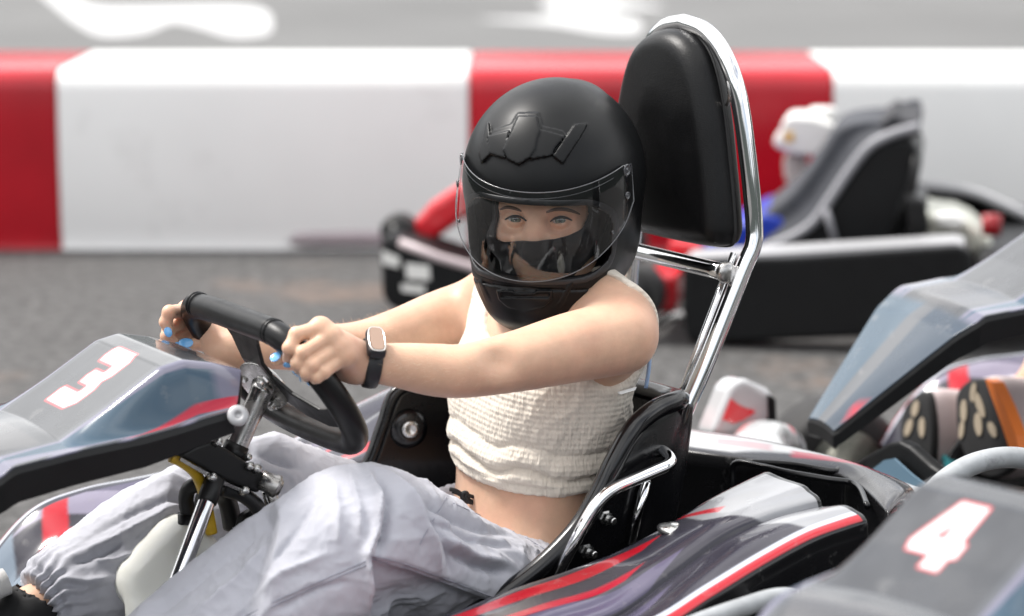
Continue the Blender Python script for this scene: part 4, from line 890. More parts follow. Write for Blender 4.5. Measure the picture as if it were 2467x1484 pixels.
PERSON.location = K.o; PERSON.rotation_euler = (0, 0, A0)
tag(PERSON, 'driver in black full-face helmet, cream crop top and lavender trousers gripping the steering wheel', 'person')
# --- eyes, lashes, brows
for s in (1, -1):
    e = EYE[s]; u, v_ = np.meshgrid(np.linspace(0, np.pi, 40), np.linspace(0, 2 * np.pi, 49)[:-1], indexing='ij'); r = .0108
    g = unit(to_h(from_h(np.zeros(3))) * 0 + (HM @ (K.M @ (CAM - K.o) - HC)) - e + [0, -.10 * 1, -.05]); a1 = unit(np.cross(g, [0, 0, 1])); a2 = np.cross(a1, g)
    P = e + r * (np.cos(u)[..., None] * g + np.sin(u)[..., None] * (np.cos(v_)[..., None] * a1 + np.sin(v_)[..., None] * a2)); P = P.reshape(-1, 3)
    n0, n1 = u.shape; f = [(i * n1 + k, i * n1 + (k + 1) % n1, (i + 1) * n1 + (k + 1) % n1, (i + 1) * n1 + k) for i in range(n0 - 1) for k in range(n1)]
    ang = np.degrees(u).ravel(); c = np.tile(np.array([.46, .42, .40]), (len(P), 1)); c[ang < 34] = (.02, .025, .02)
    ir = ang < 31; c[ir] = np.array([.10, .125, .095]) * (1 + .3 * vnoise(np.column_stack([v_.ravel() * 7, u.ravel() * 9, u.ravel() * 0]), 5))[ir, None]; c[ang < 11] = (.004, .004, .004)
    mk('eye', from_h(P), f, M['eye'], PERSON, col=c)
def surf_line(pts, lift, n=6): return np.array([from_h(hmarch(*p, lift)) for p in spline(np.array(pts, float), n)])
def sm(P, k=3):
    P = P.copy()
    for _ in range(k): P[1:-1] = .25 * P[:-2] + .5 * P[1:-1] + .25 * P[2:]
    return P
for pts in ([(1217, 529), (1228, 523), (1243, 520.5), (1257, 524), (1267, 531.5)], [(1326, 534), (1336, 526.5), (1351, 522.5), (1366, 525.5), (1378, 531)]):
    L_ = sm(surf_line(pts, .0006)); n = len(L_); mk('eyelashes', *tube(L_, .0007 + .0009 * np.sin(np.linspace(.15, np.pi - .15, n)), 8), M['mask'], PERSON)
for pts, w_ in (([(1206, 504), (1222, 499), (1240, 502), (1257, 509)], 1), ([(1316, 512), (1335, 505), (1358, 504), (1380, 509), (1396, 516)], 1)):
    L_ = sm(surf_line(pts, .0002)); n = len(L_); mk('eyebrow', *tube(L_, .0007 + .0015 * np.sin(np.linspace(.2, np.pi - .1, n)) ** .7, 8), M['brow'], PERSON)
# --- balaclava round the eyes
win = np.array([HP(x, y, .055)[1:] for x, y in ((1200, 455), (1199, 500), (1202, 545), (1207, 568), (1226, 574), (1262, 571), (1285, 568), (1310, 568.5), (1345, 567), (1380, 559), (1405, 549), (1413, 520), (1412, 480), (1404, 455))])
bal = Vol(head.lo, head.lo + head.h * (head.n - 1), head.h); bal.F = head.F - .0036
yy, zz = np.meshgrid(bal.ax[1], bal.ax[2], indexing='ij'); wd = polysd(np.column_stack([yy.ravel(), zz.ravel()]), win).reshape(yy.shape)
bal.F = np.maximum(bal.F, -np.maximum(wd[None], (.005 - bal.ax[0])[:, None, None])).astype(np.float32)
P, f = bal.mesh(1); mk('balaclava', from_h(P), f, M['mask'], PERSON)
# --- helmet
CRh, CUh = HM @ (K.M @ CR), HM @ (K.M @ CU)
def scr(px, py, f=.10): p = HP(px, py, f); return (p @ CRh, p @ CUh)
def helm_base(vol, off=0.):
    for p, k in ((ell((-.014, 0, .028), (.137, .1105, .119)), 0), (ell((.030, 0, -.078), (.098, .085, .076)), .05), (ell((-.050, 0, -.055), (.090, .096, .075)), .04)): vol.add(grow(p, off), k)
hv = Vol((-.17, -.13, -.17), (.15, .13, .175), .00155)
helm_base(hv)
base = hv.F.copy()
X, Y, Z = np.meshgrid(*hv.ax, indexing='ij', sparse=True)
hv.add(ell((-.085, 0, .085), (.075, .060, .052)), .012)                                                 # rear spoiler
hv.add(ell((.040, 0, -.120), (.078, .058, .030)), .02)
hv.sub(ell((-.010, 0, .02), (.116, .090, .100))); hv.sub(ell((.014, 0, -.062), (.082, .068, .07)), .01); hv.sub(rc((-.03, 0, -.30), (-.02, 0, -.08), .072, .066), .006)
hv.sub(rbox((.125, 0, -.028), (.098, .0925, .047), .034), .003)
hx = np.abs(Z - (-.094)) ; groove = np.maximum(np.abs(base) - .0022, np.maximum(np.abs((Z + .083) + .10 * Y * Y / .09 * .9 - 0) - .0015, .03 - X))
hv.F = np.maximum(hv.F, -groove).astype(np.float32)                                                      # the line under the visor
shape = hv.F.copy()
def vent(polys, h_, mode='add', soft=.0):
    P2 = np.array([scr(*p) for p in polys]); i0 = int((.0 - hv.lo[0]) / hv.h)
    Xs, Ys, Zs = np.broadcast_arrays(X[i0:], Y, Z); q = np.column_stack([Xs.ravel(), Ys.ravel(), Zs.ravel()]); b = base[i0:].ravel(); near = np.abs(b) < .016
    d = np.full(len(q), .1); d[near] = polysd(np.column_stack([q[near] @ CRh, q[near] @ CUh]), P2); d = d.reshape(Xs.shape); b = b.reshape(Xs.shape); F = hv.F[i0:]
    if mode == 'add': hv.F[i0:] = np.minimum(F, np.maximum(np.maximum(d, b - h_), -b - .006)).astype(np.float32)
    else: hv.F[i0:] = np.maximum(F, -np.maximum(d, -(b + h_))).astype(np.float32)
C_ = [(1248, 277), (1295, 277), (1301, 312), (1288, 362), (1276, 383), (1250, 400), (1223, 386), (1212, 362), (1232, 316)]
LW = [(1177, 324), (1228, 313), (1216, 367), (1218, 384), (1179, 371)]; RW = [(1299, 311), (1361, 327), (1337, 358), (1328, 377), (1277, 387), (1286, 362)]
LF = [(1172, 288), (1177, 290), (1180, 318), (1176, 332), (1181, 371), (1160, 393), (1153, 366), (1164, 330)]; RF = [(1386, 296), (1419, 291), (1398, 330), (1355, 396), (1331, 377), (1358, 337)]
vent([(1183, 312), (1232, 296), (1247, 268), (1297, 267), (1306, 302), (1356, 313), (1366, 325), (1330, 360), (1270, 380), (1215, 375), (1178, 345)], .0018)
for p, h_ in ((LW, .0046), (RW, .0046), (C_, .0062), (LF, .0038), (RF, .0044)): vent(p, h_)
vent([(1196, 700), (1236, 700), (1240, 706), (1288, 706), (1292, 700), (1331, 700), (1329, 722), (1312, 738), (1264, 750), (1222, 740), (1202, 722)], .0042)
vent([(1206, 704), (1236, 706), (1240, 711), (1288, 711), (1292, 706), (1324, 705), (1322, 717), (1206, 717)], -.001, 'sub')
vent([(1150, 676), (1160, 676), (1188, 738), (1215, 765), (1205, 765), (1172, 735)], .0014); vent([(1384, 676), (1372, 678), (1345, 730), (1318, 752), (1330, 752), (1356, 735)], .0014)
P, f = hv.mesh(1)
HELM = mk('helmet', from_h(P), f, M['helmet'], PERSON)
# rubber round the eye port
gv = Vol((-.0, -.13, -.11), (.15, .13, .05), .002); gv.F = np.full(gv.n, .5, np.float32); helm_base(gv, .0012)
g1 = rbox((.125, 0, -.028), (.098, .0925, .047), .034)[0]; Xg, Yg, Zg = np.meshgrid(*gv.ax, indexing='ij', sparse=True); gd = g1(Xg, Yg, Zg)
gv.F = np.maximum(np.maximum(gv.F, -(gv.F + .010)), np.abs(gd) - .0042).astype(np.float32); P, f = gv.mesh(2); mk('port_seal', from_h(P), f, M['gasket'], HELM)
# clear visor
VA, VB, VC = .151, .1180, -.012
def vis(th, u, o=0.):
    s = 1 - .62 * ((u + .02) / .25) ** 2
    s = s * (1 - .065 * np.clip((np.abs(th) - .95) / .7, 0, 1) ** 1.5)
    return np.stack([VC + (VA + o) * s * np.cos(th), (VB + o) * s * np.sin(th), u + 0 * th], -1)
def vhit(px, py):
    o, d = hray(px, py)
    for t in np.arange(2.55, 3.2, .0005):
        q = o + t * d; s = 1 - .62 * ((q[2] + .02) / .25) ** 2
        if ((q[0] - VC) / (VA * s)) ** 2 + (q[1] / (VB * s)) ** 2 < 1: break
    return math.atan2(q[1] / VB, (q[0] - VC) / VA), q[2]
topl = np.array(sorted(vhit(*p) for p in ((1262, 463), (1300, 464), (1345, 461), (1400, 449), (1440, 434), (1475, 416), (1505, 397), (1522, 386))))
botl = np.array(sorted(vhit(*p) for p in ((1262, 680), (1300, 678), (1345, 668), (1390, 652), (1425, 634), (1452, 612), (1478, 580), (1498, 552), (1518, 520), (1530, 492))))
THM = max(topl[-1, 0], botl[-1, 0]) ; th = np.linspace(-THM, THM, 121); at_ = np.abs(th); at_ = np.maximum(at_, min(topl[0, 0], botl[0, 0]))
def pl(a, L_):
    c = np.polyfit(np.concatenate([L_[:, 0], -L_[:, 0]]), np.concatenate([L_[:, 1], L_[:, 1]]), 6); return np.polyval(c, a)
ut, ub = pl(np.abs(th), topl), pl(np.abs(th), botl); k = np.clip((np.abs(th) - THM * .86) / (THM * .14), 0, 1); mid = (ut + ub) / 2; ut, ub = ut + (mid + .022 - ut) * k ** 2, ub + (mid - .022 - ub) * k ** 2
G = np.stack([vis(th, ub + (ut - ub) * t) for t in np.linspace(0, 1, 40)])
VIS = mk('visor', from_h(G.reshape(-1, 3)), gridf(*G.shape[:2]), M['visor'], HELM)
edge = np.concatenate([vis(th, ut, .0004), vis(th, ub, .0004)[::-1]]); mk('visor_edge', *tube(from_h(edge), .0007, 8, True), mat('visor_edge', (.09, .093, .10), .2, coat=.6), VIS)
inner = vis(th, ut - .0075, -.0012); mk('visor_edge', *tube(from_h(inner[14:-14]), .0006, 6), bpy.data.materials['visor_edge'], VIS)
for s in (1, -1):
    for (dth, du, r) in ((-.10, .006, .0075), (-.12, -.022, .0045), (-.33, -.046, .0022)):
        t_ = THM + dth; um = (pl(np.array([min(t_, topl[-1, 0])]), topl)[0] + pl(np.array([min(t_, botl[-1, 0])]), botl)[0]) / 2
        p = vis(np.array([t_ * s]), np.array([um + du + .018]), .0008)[0]; nrm = unit([p[0] - VC, p[1] * 1.5, 0]); c = lathe([(-.001, r), (.001, r), (.0012, r * .7), (.0002, r * .65), (.0002, r * .3), (.0012, r * .25)], p, nrm, 20)
        mk('visor_pivot', from_h(c[0]), c[1], mat('visor_pivot', (.07, .072, .078), .2, coat=.6) if s == 1 and r > .007 else bpy.data.materials['visor_pivot'], VIS)
p0, p1 = V(1248, 745, y=.005), V(1240, 812, y=.0); sv, sf = boxv((0, 0, 0), (.010, .0016, .040), np.array([unit([.35, .9, .1]), unit([.9, -.35, .1]), unit(p0 - p1)])); mk('chin_strap', sv + (p0 + p1) / 2 + [.006, 0, 0], sf, M['black_cord'], HELM, smooth=False)
# --- crop top
top = Vol((-.13, -.2, .29), (.16, .2, .64), .003)
for p, k in TORSO: top.add(grow(p, .0052), k)
for s in (1, -1): top.add(grow(rc((-.022, .03 * s, .585), (-.01, .13 * s, .545), .028, .034), .0045), .03); top.add(grow(rc((.035, .02 * s, .548), (.02, .13 * s, .552), .010, .012), .0045), .02)
top.sub(ell((.040, 0, .640), (.15, .083, .136)), .004)
for s in (1, -1): top.sub(ell((.0 + (.012 if s > 0 else .0), .190 * s, .535), (.10, .070, .098)), .004); top.sub(ell((.05, .20 * s, .56), (.09, .082, .08)), .01)
top.sub(ell((.050, .125, .585), (.072, .075, .062)), .004)
top.clip(lambda X, Y, Z: (.3425 - .07 * Y - .05 * (X - .08)) - Z, .004)
P, f = top.mesh(2); Nn = vnormals(P, f); ang = np.arctan2(P[:, 1], P[:, 0] - .03); zz = P[:, 2] + .07 * P[:, 1]
def g(x, s): return np.exp(-(x / s) ** 2)
wv = .006 * vnoise(np.column_stack([ang * 2.2, zz * 8, zz * 0]), 4)
d = .0042 * g(zz + wv - 0.358, .006) - .0050 * g(zz + wv * 1.2 - 0.3695, .0035) + .0050 * g(zz + wv - 0.381, .010) - .0030 * g(zz + wv - 0.3995, .0035) - .0028 * g(zz - 0.3535, .002)
sidek = np.clip((ang - .75) / .5, 0, 1)
rd = 1 - np.abs(vnoise(np.column_stack([P[:, 0] * 26 + P[:, 2] * 14, P[:, 1] * 26, P[:, 2] * 55 - P[:, 1] * 45]), 8)); d += sidek * .0028 * (rd ** 3 - .45)
rd = 1 - np.abs(vnoise(np.column_stack([P[:, 0] * 12, P[:, 1] * 12, P[:, 2] * 70]), 9)); d += .0005 * (rd ** 2 - .5)
d += .0009 * vnoise(np.column_stack([ang * 60, zz * 100, zz * 0]), 11)
d *= 1 - .85 * np.clip((P[:, 2] - .455) / .03, 0, 1); P = P + Nn * d[:, None]
TOP = mk('crop_top', P, f, M['knit'], PERSON)
uvl = TOP.data.uv_layers.new(name='UVMap'); li = np.empty(len(TOP.data.loops), np.int32); TOP.data.loops.foreach_get('vertex_index', li)
uvv = np.column_stack([ang * .115, zz])[li].astype(np.float32); uvl.data.foreach_set('uv', uvv.ravel())
mk('bra_strap', *tube(spline([V(1556, 935, y=.150), V(1564, 880, y=.150), V(1564, 830, y=.145), V(1553, 780, y=.138)], 6), .0024, 8), M['bra_strap'], TOP)
mk('care_label', *prism([V(1487, 944, y=.158), V(1530, 932, y=.150), V(1526, 940, y=.152), V(1492, 950, y=.160)], (-.002, .001, 0)), M['white_tag'], TOP, smooth=False)
# --- trousers
tr = Vol((-.16, -.30, .02), (.80, .32, .52), .0029)
tr.add(ell((.05, 0, .195), (.115, .168, .105))); tr.add(grow(ell((.043, 0, .30), (.072, .115, .10)), .005), .06)
tr.clip(lambda X, Y, Z: Z - (.272 - .22 * Y - .10 * (X - .09)), .006)
def leg(h_, k_, a_, r):
    u, q = k_ - h_, a_ - k_
    tr.add(chain([h_, h_ + u * .5, k_ - u * .06, k_ + q * .12, k_ + q * .48, k_ + q * .82, k_ + q * .96], r, 5), .05)
leg(np.array([.06, .088, .165]), KL, AL, (.090, .082, .086, .090, .092, .070, .040))
leg(np.array([.06, -.088, .165]), KR, AR, (.09, .080, .076, .078, .080, .062, .037))
tr.add(ell(KL + (AL - KL) * .35 + [-.055, 0, -.02], (.06, .06, .09)), .05)
tr.add(ell(KR + (AR - KR) * .4 + [-.04, .0, -.035], (.07, .055, .08)), .05)
for a_, k_ in ((AL, KL), (AR, KR)):
    e = unit(a_ - k_); tr.clip(lambda X, Y, Z, a_=a_, e=e: np.where((X - a_[0]) ** 2 + (Y - a_[1]) ** 2 + (Z - a_[2]) ** 2 < .12 ** 2, (X - a_[0]) * e[0] + (Y - a_[1]) * e[1] + (Z - a_[2]) * e[2] + .012, -.05))
TRP, TRF = tr.mesh(3); P, f = TRP.copy(), TRF
wq = np.stack([vnoise(P * 9, s) for s in (21, 22, 23)], 1) * .04
def ridged(Q, s): return 1 - np.abs(vnoise(Q, s))
def disp(P, f):
    N_ = vnormals(P, f); Q = P + wq; lw = np.clip((P[:, 0] - .14) / .1, 0, 1); left = P[:, 1] > .02
    ax = np.where(left[:, None], unit(AL - KL), unit(AR - KR)); al = (P * ax).sum(1); per = P - al[:, None] * ax
    warp = wq * .7; d = .0050 * (ridged((per + warp) * 15 + (al * 3.5)[:, None] * ax, 31) ** 3.5 - .35) + .0009 * (ridged((per + warp) * 48 + (al * 9.0)[:, None] * ax, 36) ** 4 - .3) + .0026 * (ridged(Q * 17 + [0, 0, 5], 32) ** 5 - .25) + .0010 * (ridged(Q * 46, 33) ** 4 - .3) + .0010 * (ridged(Q * 110, 34) ** 3 - .4)
    # folds: lines on the cloth with a height and a width
    px = np.array(K.M.T @ P.T).T + K.o - CAM; dep = px @ CF; sx, sy = CX + FPX * (px @ CR) / dep, CY - FPX * (px @ CU) / dep; s2 = np.column_stack([sx, sy])
    vd = K.M @ (CAM - K.o) - P; vd /= np.linalg.norm(vd, axis=1)[:, None]; face = np.clip((N_ * vd).sum(1) * 2.5, 0, 1)
    for pts, h_, w_ in FOLDS:
        dd = np.full(len(P), 1e9); tt = np.zeros(len(P)); A_ = np.array(pts, float); tot = len(A_) - 1
        for i, (a, b) in enumerate(zip(A_, A_[1:])):
            e = b - a; t = np.clip(((s2 - a) @ e) / (e @ e), 0, 1); q = np.linalg.norm(s2 - a - t[:, None] * e, axis=1); m = q < dd; dd[m] = q[m]; tt[m] = (i + t[m]) / tot
        d = d + face * h_ * 1.25 * np.exp(-(dd / (w_ * .85)) ** 1.35) * np.clip(np.sin(np.pi * np.clip(tt, .04, .96)) * 1.6, 0, 1)
    for poly, h_, w_ in STEPS: d = d + face * h_ * np.clip(.5 - polysd(s2, poly) / w_, 0, 1)
    # gathers at cuffs and waistband
    for a_, k_ in ((AL, KL), (AR, KR)):
        e = unit(a_ - k_); w_ = (P - a_) @ e; c = np.linalg.norm(P - a_ - w_[:, None] * e, axis=1); e1 = unit(np.cross(e, [0, 1, 0])); e2 = np.cross(e, e1); ph = np.arctan2((P - a_) @ e1, (P - a_) @ e2)
        kk = np.clip(1 - np.abs(w_ + .018) / .045, 0, 1) * (c < .09); d = d * (1 - kk * .7) + kk * (.0042 * np.sin(ph * 24 + 2.5 * vnoise(np.column_stack([ph * 3, w_ * 40, w_ * 0]), 6)) + .003 * g(w_ + .030, .006) - .003 * g(w_ + .021, .004))
    wb = P[:, 2] - (.272 - .22 * P[:, 1] - .10 * (P[:, 0] - .09)); kk = np.clip(1 - np.abs(wb + .010) / .022, 0, 1) * (P[:, 0] < .2); ph = np.arctan2(P[:, 1], P[:, 0] - .04)
    d = d * (1 - kk) + kk * .0016 * np.sin(ph * 70)
    return P + N_ * d[:, None]
STEPS = [([(894, 1346), (960, 1369), (1060, 1404), (1180, 1450), (1220, 1600), (905, 1600), (898, 1470)], -.018, 14), ([(442, 1112), (600, 1085), (660, 1250), (580, 1600), (320, 1600), (372, 1380), (408, 1250)], -.020, 34)]
FOLDS = [([(885, 1130), (912, 1200), (908, 1275), (884, 1335), (890, 1420), (896, 1490)], .013, 13), ([(905, 1135), (935, 1210), (925, 1290), (905, 1335)], -.012, 10), ([(945, 1145), (1000, 1220), (1040, 1300), (1065, 1390)], .009, 12),
         ([(1000, 1190), (1050, 1260), (1085, 1330), (1092, 1395)], -.008, 9), ([(840, 1130), (865, 1220), (868, 1300)], .005, 9), ([(800, 1135), (818, 1230), (815, 1320)], .004, 10), ([(880, 1345), (960, 1360), (1060, 1395), (1180, 1440)], -.004, 5), ([(880, 1352), (960, 1368), (1060, 1404), (1180, 1450)], .003, 5),
         ([(1085, 1330), (1150, 1365), (1235, 1380)], -.010, 12), ([(1060, 1290), (1140, 1340), (1230, 1360)], .009, 14), ([(1010, 1200), (1080, 1235), (1160, 1270), (1290, 1290)], -.012, 14), ([(1040, 1250), (1130, 1300), (1250, 1320)], -.006, 10),
         ([(720, 1180), (660, 1260), (560, 1370), (430, 1480)], .005, 16), ([(760, 1200), (700, 1300), (600, 1420)], -.005, 14), ([(560, 1470), (680, 1380), (800, 1330)], .004, 12), ([(640, 1484), (760, 1420), (870, 1390)], -.004, 12),
         ([(600, 1090), (520, 1110), (430, 1140), (330, 1180)], .004, 12), ([(570, 1110), (450, 1180), (330, 1230), (220, 1290)], -.005, 10), ([(500, 1150), (400, 1230), (270, 1300), (150, 1350)], .005, 12), ([(430, 1180), (405, 1280), (370, 1380), (330, 1484)], .007, 20), ([(300, 1300), (240, 1340), (170, 1360)], -.004, 8), ([(280, 1390), (200, 1400), (120, 1390)], .005, 9), ([(330, 1330), (270, 1350), (210, 1345)], .004, 7),
         ([(600, 1085), (660, 1110), (720, 1130)], -.006, 9), ([(590, 1100), (600, 1180), (640, 1250)], -.006, 10)]
P = disp(P, f); P = relax(P, f, .12)
TRO = mk('trousers', P, f, M['trousers'], PERSON)
from mathutils.bvhtree import BVHTree
tb = BVHTree.FromPolygons([tuple(p) for p in P], [tuple(int(i) for i in q) for q in f])
def on_cloth(pts, lift=.0004, n=10):
    out = []
    for p in spline(np.array(pts, float), n):
        o_, d_ = K.ray(*p); h_ = tb.ray_cast(Vector(o_), Vector(d_))
        if h_[0] is not None: out.append(np.array(h_[0]) - d_ * lift)
    return np.array(out)
STM = mat('lavender_stitching', (.30, .305, .36), .85)
for pts in ([(893, 1338), (960, 1354), (1060, 1390), (1185, 1438)], [(893, 1346), (960, 1363), (1060, 1399), (1185, 1447)], [(1076, 1198), (1052, 1240), (1022, 1290), (1012, 1312)], [(560, 1500), (680, 1440), (790, 1392), (880, 1352)], [(566, 1507), (686, 1447), (796, 1399), (882, 1361)], [(1092, 1212), (1180, 1252), (1260, 1292), (1318, 1326)]):
    S_ = sm(on_cloth(pts), 2)
    if len(S_) > 6: mk('seam', *tube(S_, .0006, 6), STM, TRO)
cp = [(1086, 1176), (1098, 1178), (1112, 1186), (1122, 1196), (1140, 1206), (1158, 1214), (1172, 1224)]
knot = [tube(spline([V(x, y, y=-.015 + .002 * i) + [.004, .004, 0] for i, (x, y) in enumerate(cp)], 5), .0026, 8), tube(spline([V(1090, 1184, y=-.012), V(1106, 1190, y=-.010), V(1118, 1200, y=-.008), V(1126, 1212, y=-.008)], 5), .0024, 8),
        tube(spline([V(1114, 1190, y=-.006), V(1124, 1188, y=-.004), V(1128, 1200, y=-.004), V(1116, 1206, y=-.004)], 5, True), .0028, 8, True), tube(spline([V(1122, 1194, y=-.004), V(1142, 1198, y=-.002), V(1148, 1210, y=-.002), V(1130, 1210, y=-.002)], 5, True), .0024, 8, True)]
mk('drawstring', *join(*knot), M['black_cord'], TRO)
# --- finger nails
def nail(tip, prev, px, L_=.0062, w_=.0047, up=.0062):
    d_ = unit(tip - prev); vd = unit(K.M @ (CAM - K.o) - tip); n = unit(vd - (vd @ d_) * d_)
    p = K.at(*px, d=(K.M.T @ tip + K.o)[1]); o, r = K.ray(*px); n = unit(p - tip + vd * .006); n = unit(n - (n @ d_) * d_); b = np.cross(d_, n); c = tip + n * (up - .0012) + d_ * .0015
    u, v_ = np.meshgrid(np.linspace(-1, 1, 15), np.linspace(-1, 1, 13), indexing='ij'); a = u * L_; ww = w_ * np.clip(1 - np.abs(u) ** 2.3, 0, 1) ** .55; y = v_ * ww
    h_ = np.sqrt(np.clip(1 - (y / (w_ * 1.25)) ** 2, 0, 1)) * .0030 - .0016 * np.clip(u, 0, 1) ** 2
    G = c + a[..., None] * d_ + y[..., None] * b + h_[..., None] * n; o = sheet('fingernail', G, M['nail'], PERSON, .0008); return o
nail(Lh['index'][3], Lh['index'][2], (693, 868), .0055, .0042); nail(Lh['middle'][3], Lh['middle'][2], (713, 893), .005); nail(Lh['ring'][3], Lh['ring'][2], (727, 907), .005); nail(Lh['pinky'][3], Lh['pinky'][2], (747, 919), .0045, .004); nail(Lh['thumb'][3], Lh['thumb'][2], (658, 868), .0065, .0055)
nail(Rh['index'][3], Rh['index'][2], (400, 785), .0062); nail(Rh['middle'][3], Rh['middle'][2], (417, 823), .0065); nail(Rh['thumb'][3], Rh['thumb'][2], (440, 829), .0092, .0062, .0072)
# --- wrist band
ax = unit(EL - WLt); c = WLt + ax * .012; upv = V(868, 815, d=(K.M.T @ c + K.o)[1]) - c; e1 = unit(upv - (upv @ ax) * ax); e2 = np.cross(ax, e1)
ph = np.linspace(0, 2 * np.pi, 49); wd_ = np.array([-1, -.9, -.3, .3, .9, 1]); off = np.array([-.0012, 0, .0008, .0008, 0, -.0012])
G = np.stack([[c + ax * (w_ * .0090 * (1 + .12 * np.cos(p))) + (.0275 + o) * (math.cos(p) * e1 + .92 * math.sin(p) * e2) for w_, o in zip(wd_, off)] for p in ph])
BAND = sheet('wristband', G, M['watch'], PERSON, .003, off=1)
fd = unit(e1 * .80 + (e2 if (e2 @ (K.M @ (CAM - K.o) - c)) > 0 else -e2) * .60); tg = unit(np.cross(ax, fd)); cc = c + fd * .0300
wv_ = Vol(cc - .03, cc + .03, .0014); wv_.add(rbox(cc, (.0072, .0105, .0205), .0055, np.array([fd, ax, tg]))); mk('watch_case', *wv_.mesh(1), M['watch'], BAND)
ring = [cc + fd * .0066 + ax * (.0090 * np.sign(math.cos(p)) * abs(math.cos(p)) ** .45) + tg * (.0188 * np.sign(math.sin(p)) * abs(math.sin(p)) ** .75) for p in np.linspace(0, 2 * np.pi, 49)[:-1]]
RG = mk('watch_bezel', *tube(np.array(ring), .0010, 8, True), M['watch_rim'], BAND)
inn = [cc + fd * .0070 + ax * (.0078 * np.sign(math.cos(p)) * abs(math.cos(p)) ** .45) + tg * (.0178 * np.sign(math.sin(p)) * abs(math.sin(p)) ** .75) for p in np.linspace(0, 2 * np.pi, 49)[:-1]]
mk('watch_screen', *prism(inn, fd * .0008), M['watch_face'], BAND, smooth=False)
# --- downy hair on the arms
def arm_hair():
    Nb = vnormals(bP, bF); vs_, fs_ = [], []
    for S_, E_, W_ in ((SL, EL, WLt), (SR, ER, WRt)):
        a = unit(W_ - E_); t = (bP - E_) @ a; L_ = np.linalg.norm(W_ - E_); r_ = np.linalg.norm(bP - E_ - t[:, None] * a, axis=1)
        ok = np.where((t > -.04) & (t < L_ * .95) & (r_ < .05) & (Nb[:, 2] > -.3))[0]
        for i in rng.choice(ok, 700):
            p, n = bP[i], Nb[i]; d_ = unit(a - (a @ n) * n + rng.normal(0, .25, 3)); l = rng.uniform(.004, .010); s_ = unit(np.cross(d_, n)) * .00011
            k = len(vs_); vs_ += [p - s_, p + s_, p + n * l * .45 + d_ * l * .5 + s_ * .6, p + n * l * .45 + d_ * l * .5 - s_ * .6, p + n * l * .55 + d_ * l]; fs_ += [(k, k + 1, k + 2, k + 3), (k + 3, k + 2, k + 4)]
    mk('arm_hair', vs_, fs_, mat('blond_down', (.75, .62, .45), .4), PERSON)
arm_hair()
# --- shoes
def shoe(a_, s):
    ax_ = unit([.82, 0.05 * s, .40]); dn = unit([.38, 0, -.92]); lt = np.cross(dn, ax_); h0 = a_ + dn * .045 - ax_ * .03
    sv = Vol(a_ - [.09, .07, .12], a_ + [.26, .07, .16], .0035); sv.add(rc(h0, h0 + ax_ * .10, .034, .036)); sv.add(rc(h0 + ax_ * .09 + dn * .006, h0 + ax_ * .19 + dn * .012, .035, .026), .03); sv.add(rc(a_ + dn * .02, a_ - dn * .006 - ax_ * .004, .038, .040), .03)
    sv.sub(rc(a_ - dn * .05 - ax_ * .012, a_ + dn * .012, .034, .028)); S = mk('shoe', *sv.mesh(1), M['canvas'], PERSON)
    sv = Vol(a_ - [.09, .08, .14], a_ + [.28, .08, .16], .0035); q = dn * .036; sv.add(rc(h0 + q * .8, h0 + ax_ * .19 + q * .6, .041, .034, (dn, 2.6))); mk('shoe_sole', *sv.mesh(1), M['lace'], S)
    sv = Vol(a_ - [.09, .08, .14], a_ + [.30, .08, .16], .0035); sv.add(rc(h0 + ax_ * .17 + dn * .010, h0 + ax_ * .20 + dn * .014, .0285, .025)); mk('toe_cap', *sv.mesh(1), M['lace'], S)
    t0 = a_ + ax_ * .040 - dn * .012; mk('shoe_tongue', *tube([t0 - dn * .02, t0 + ax_ * .03 + dn * .004, t0 + ax_ * .07 + dn * .022], [.016, .017, .014], 12), M['lace'], S)
    for i in range(4): b = t0 + ax_ * (.018 + .017 * i) + dn * (.002 + .0085 * i) - dn * .014; mk('shoe_lace', *tube([b - lt * .026 + dn * .012, b - dn * .003, b + lt * .026 + dn * .012], .0030, 8), M['lace'], S)
shoe(AR + [.006, 0, -.004], -1); shoe(AL, 1)
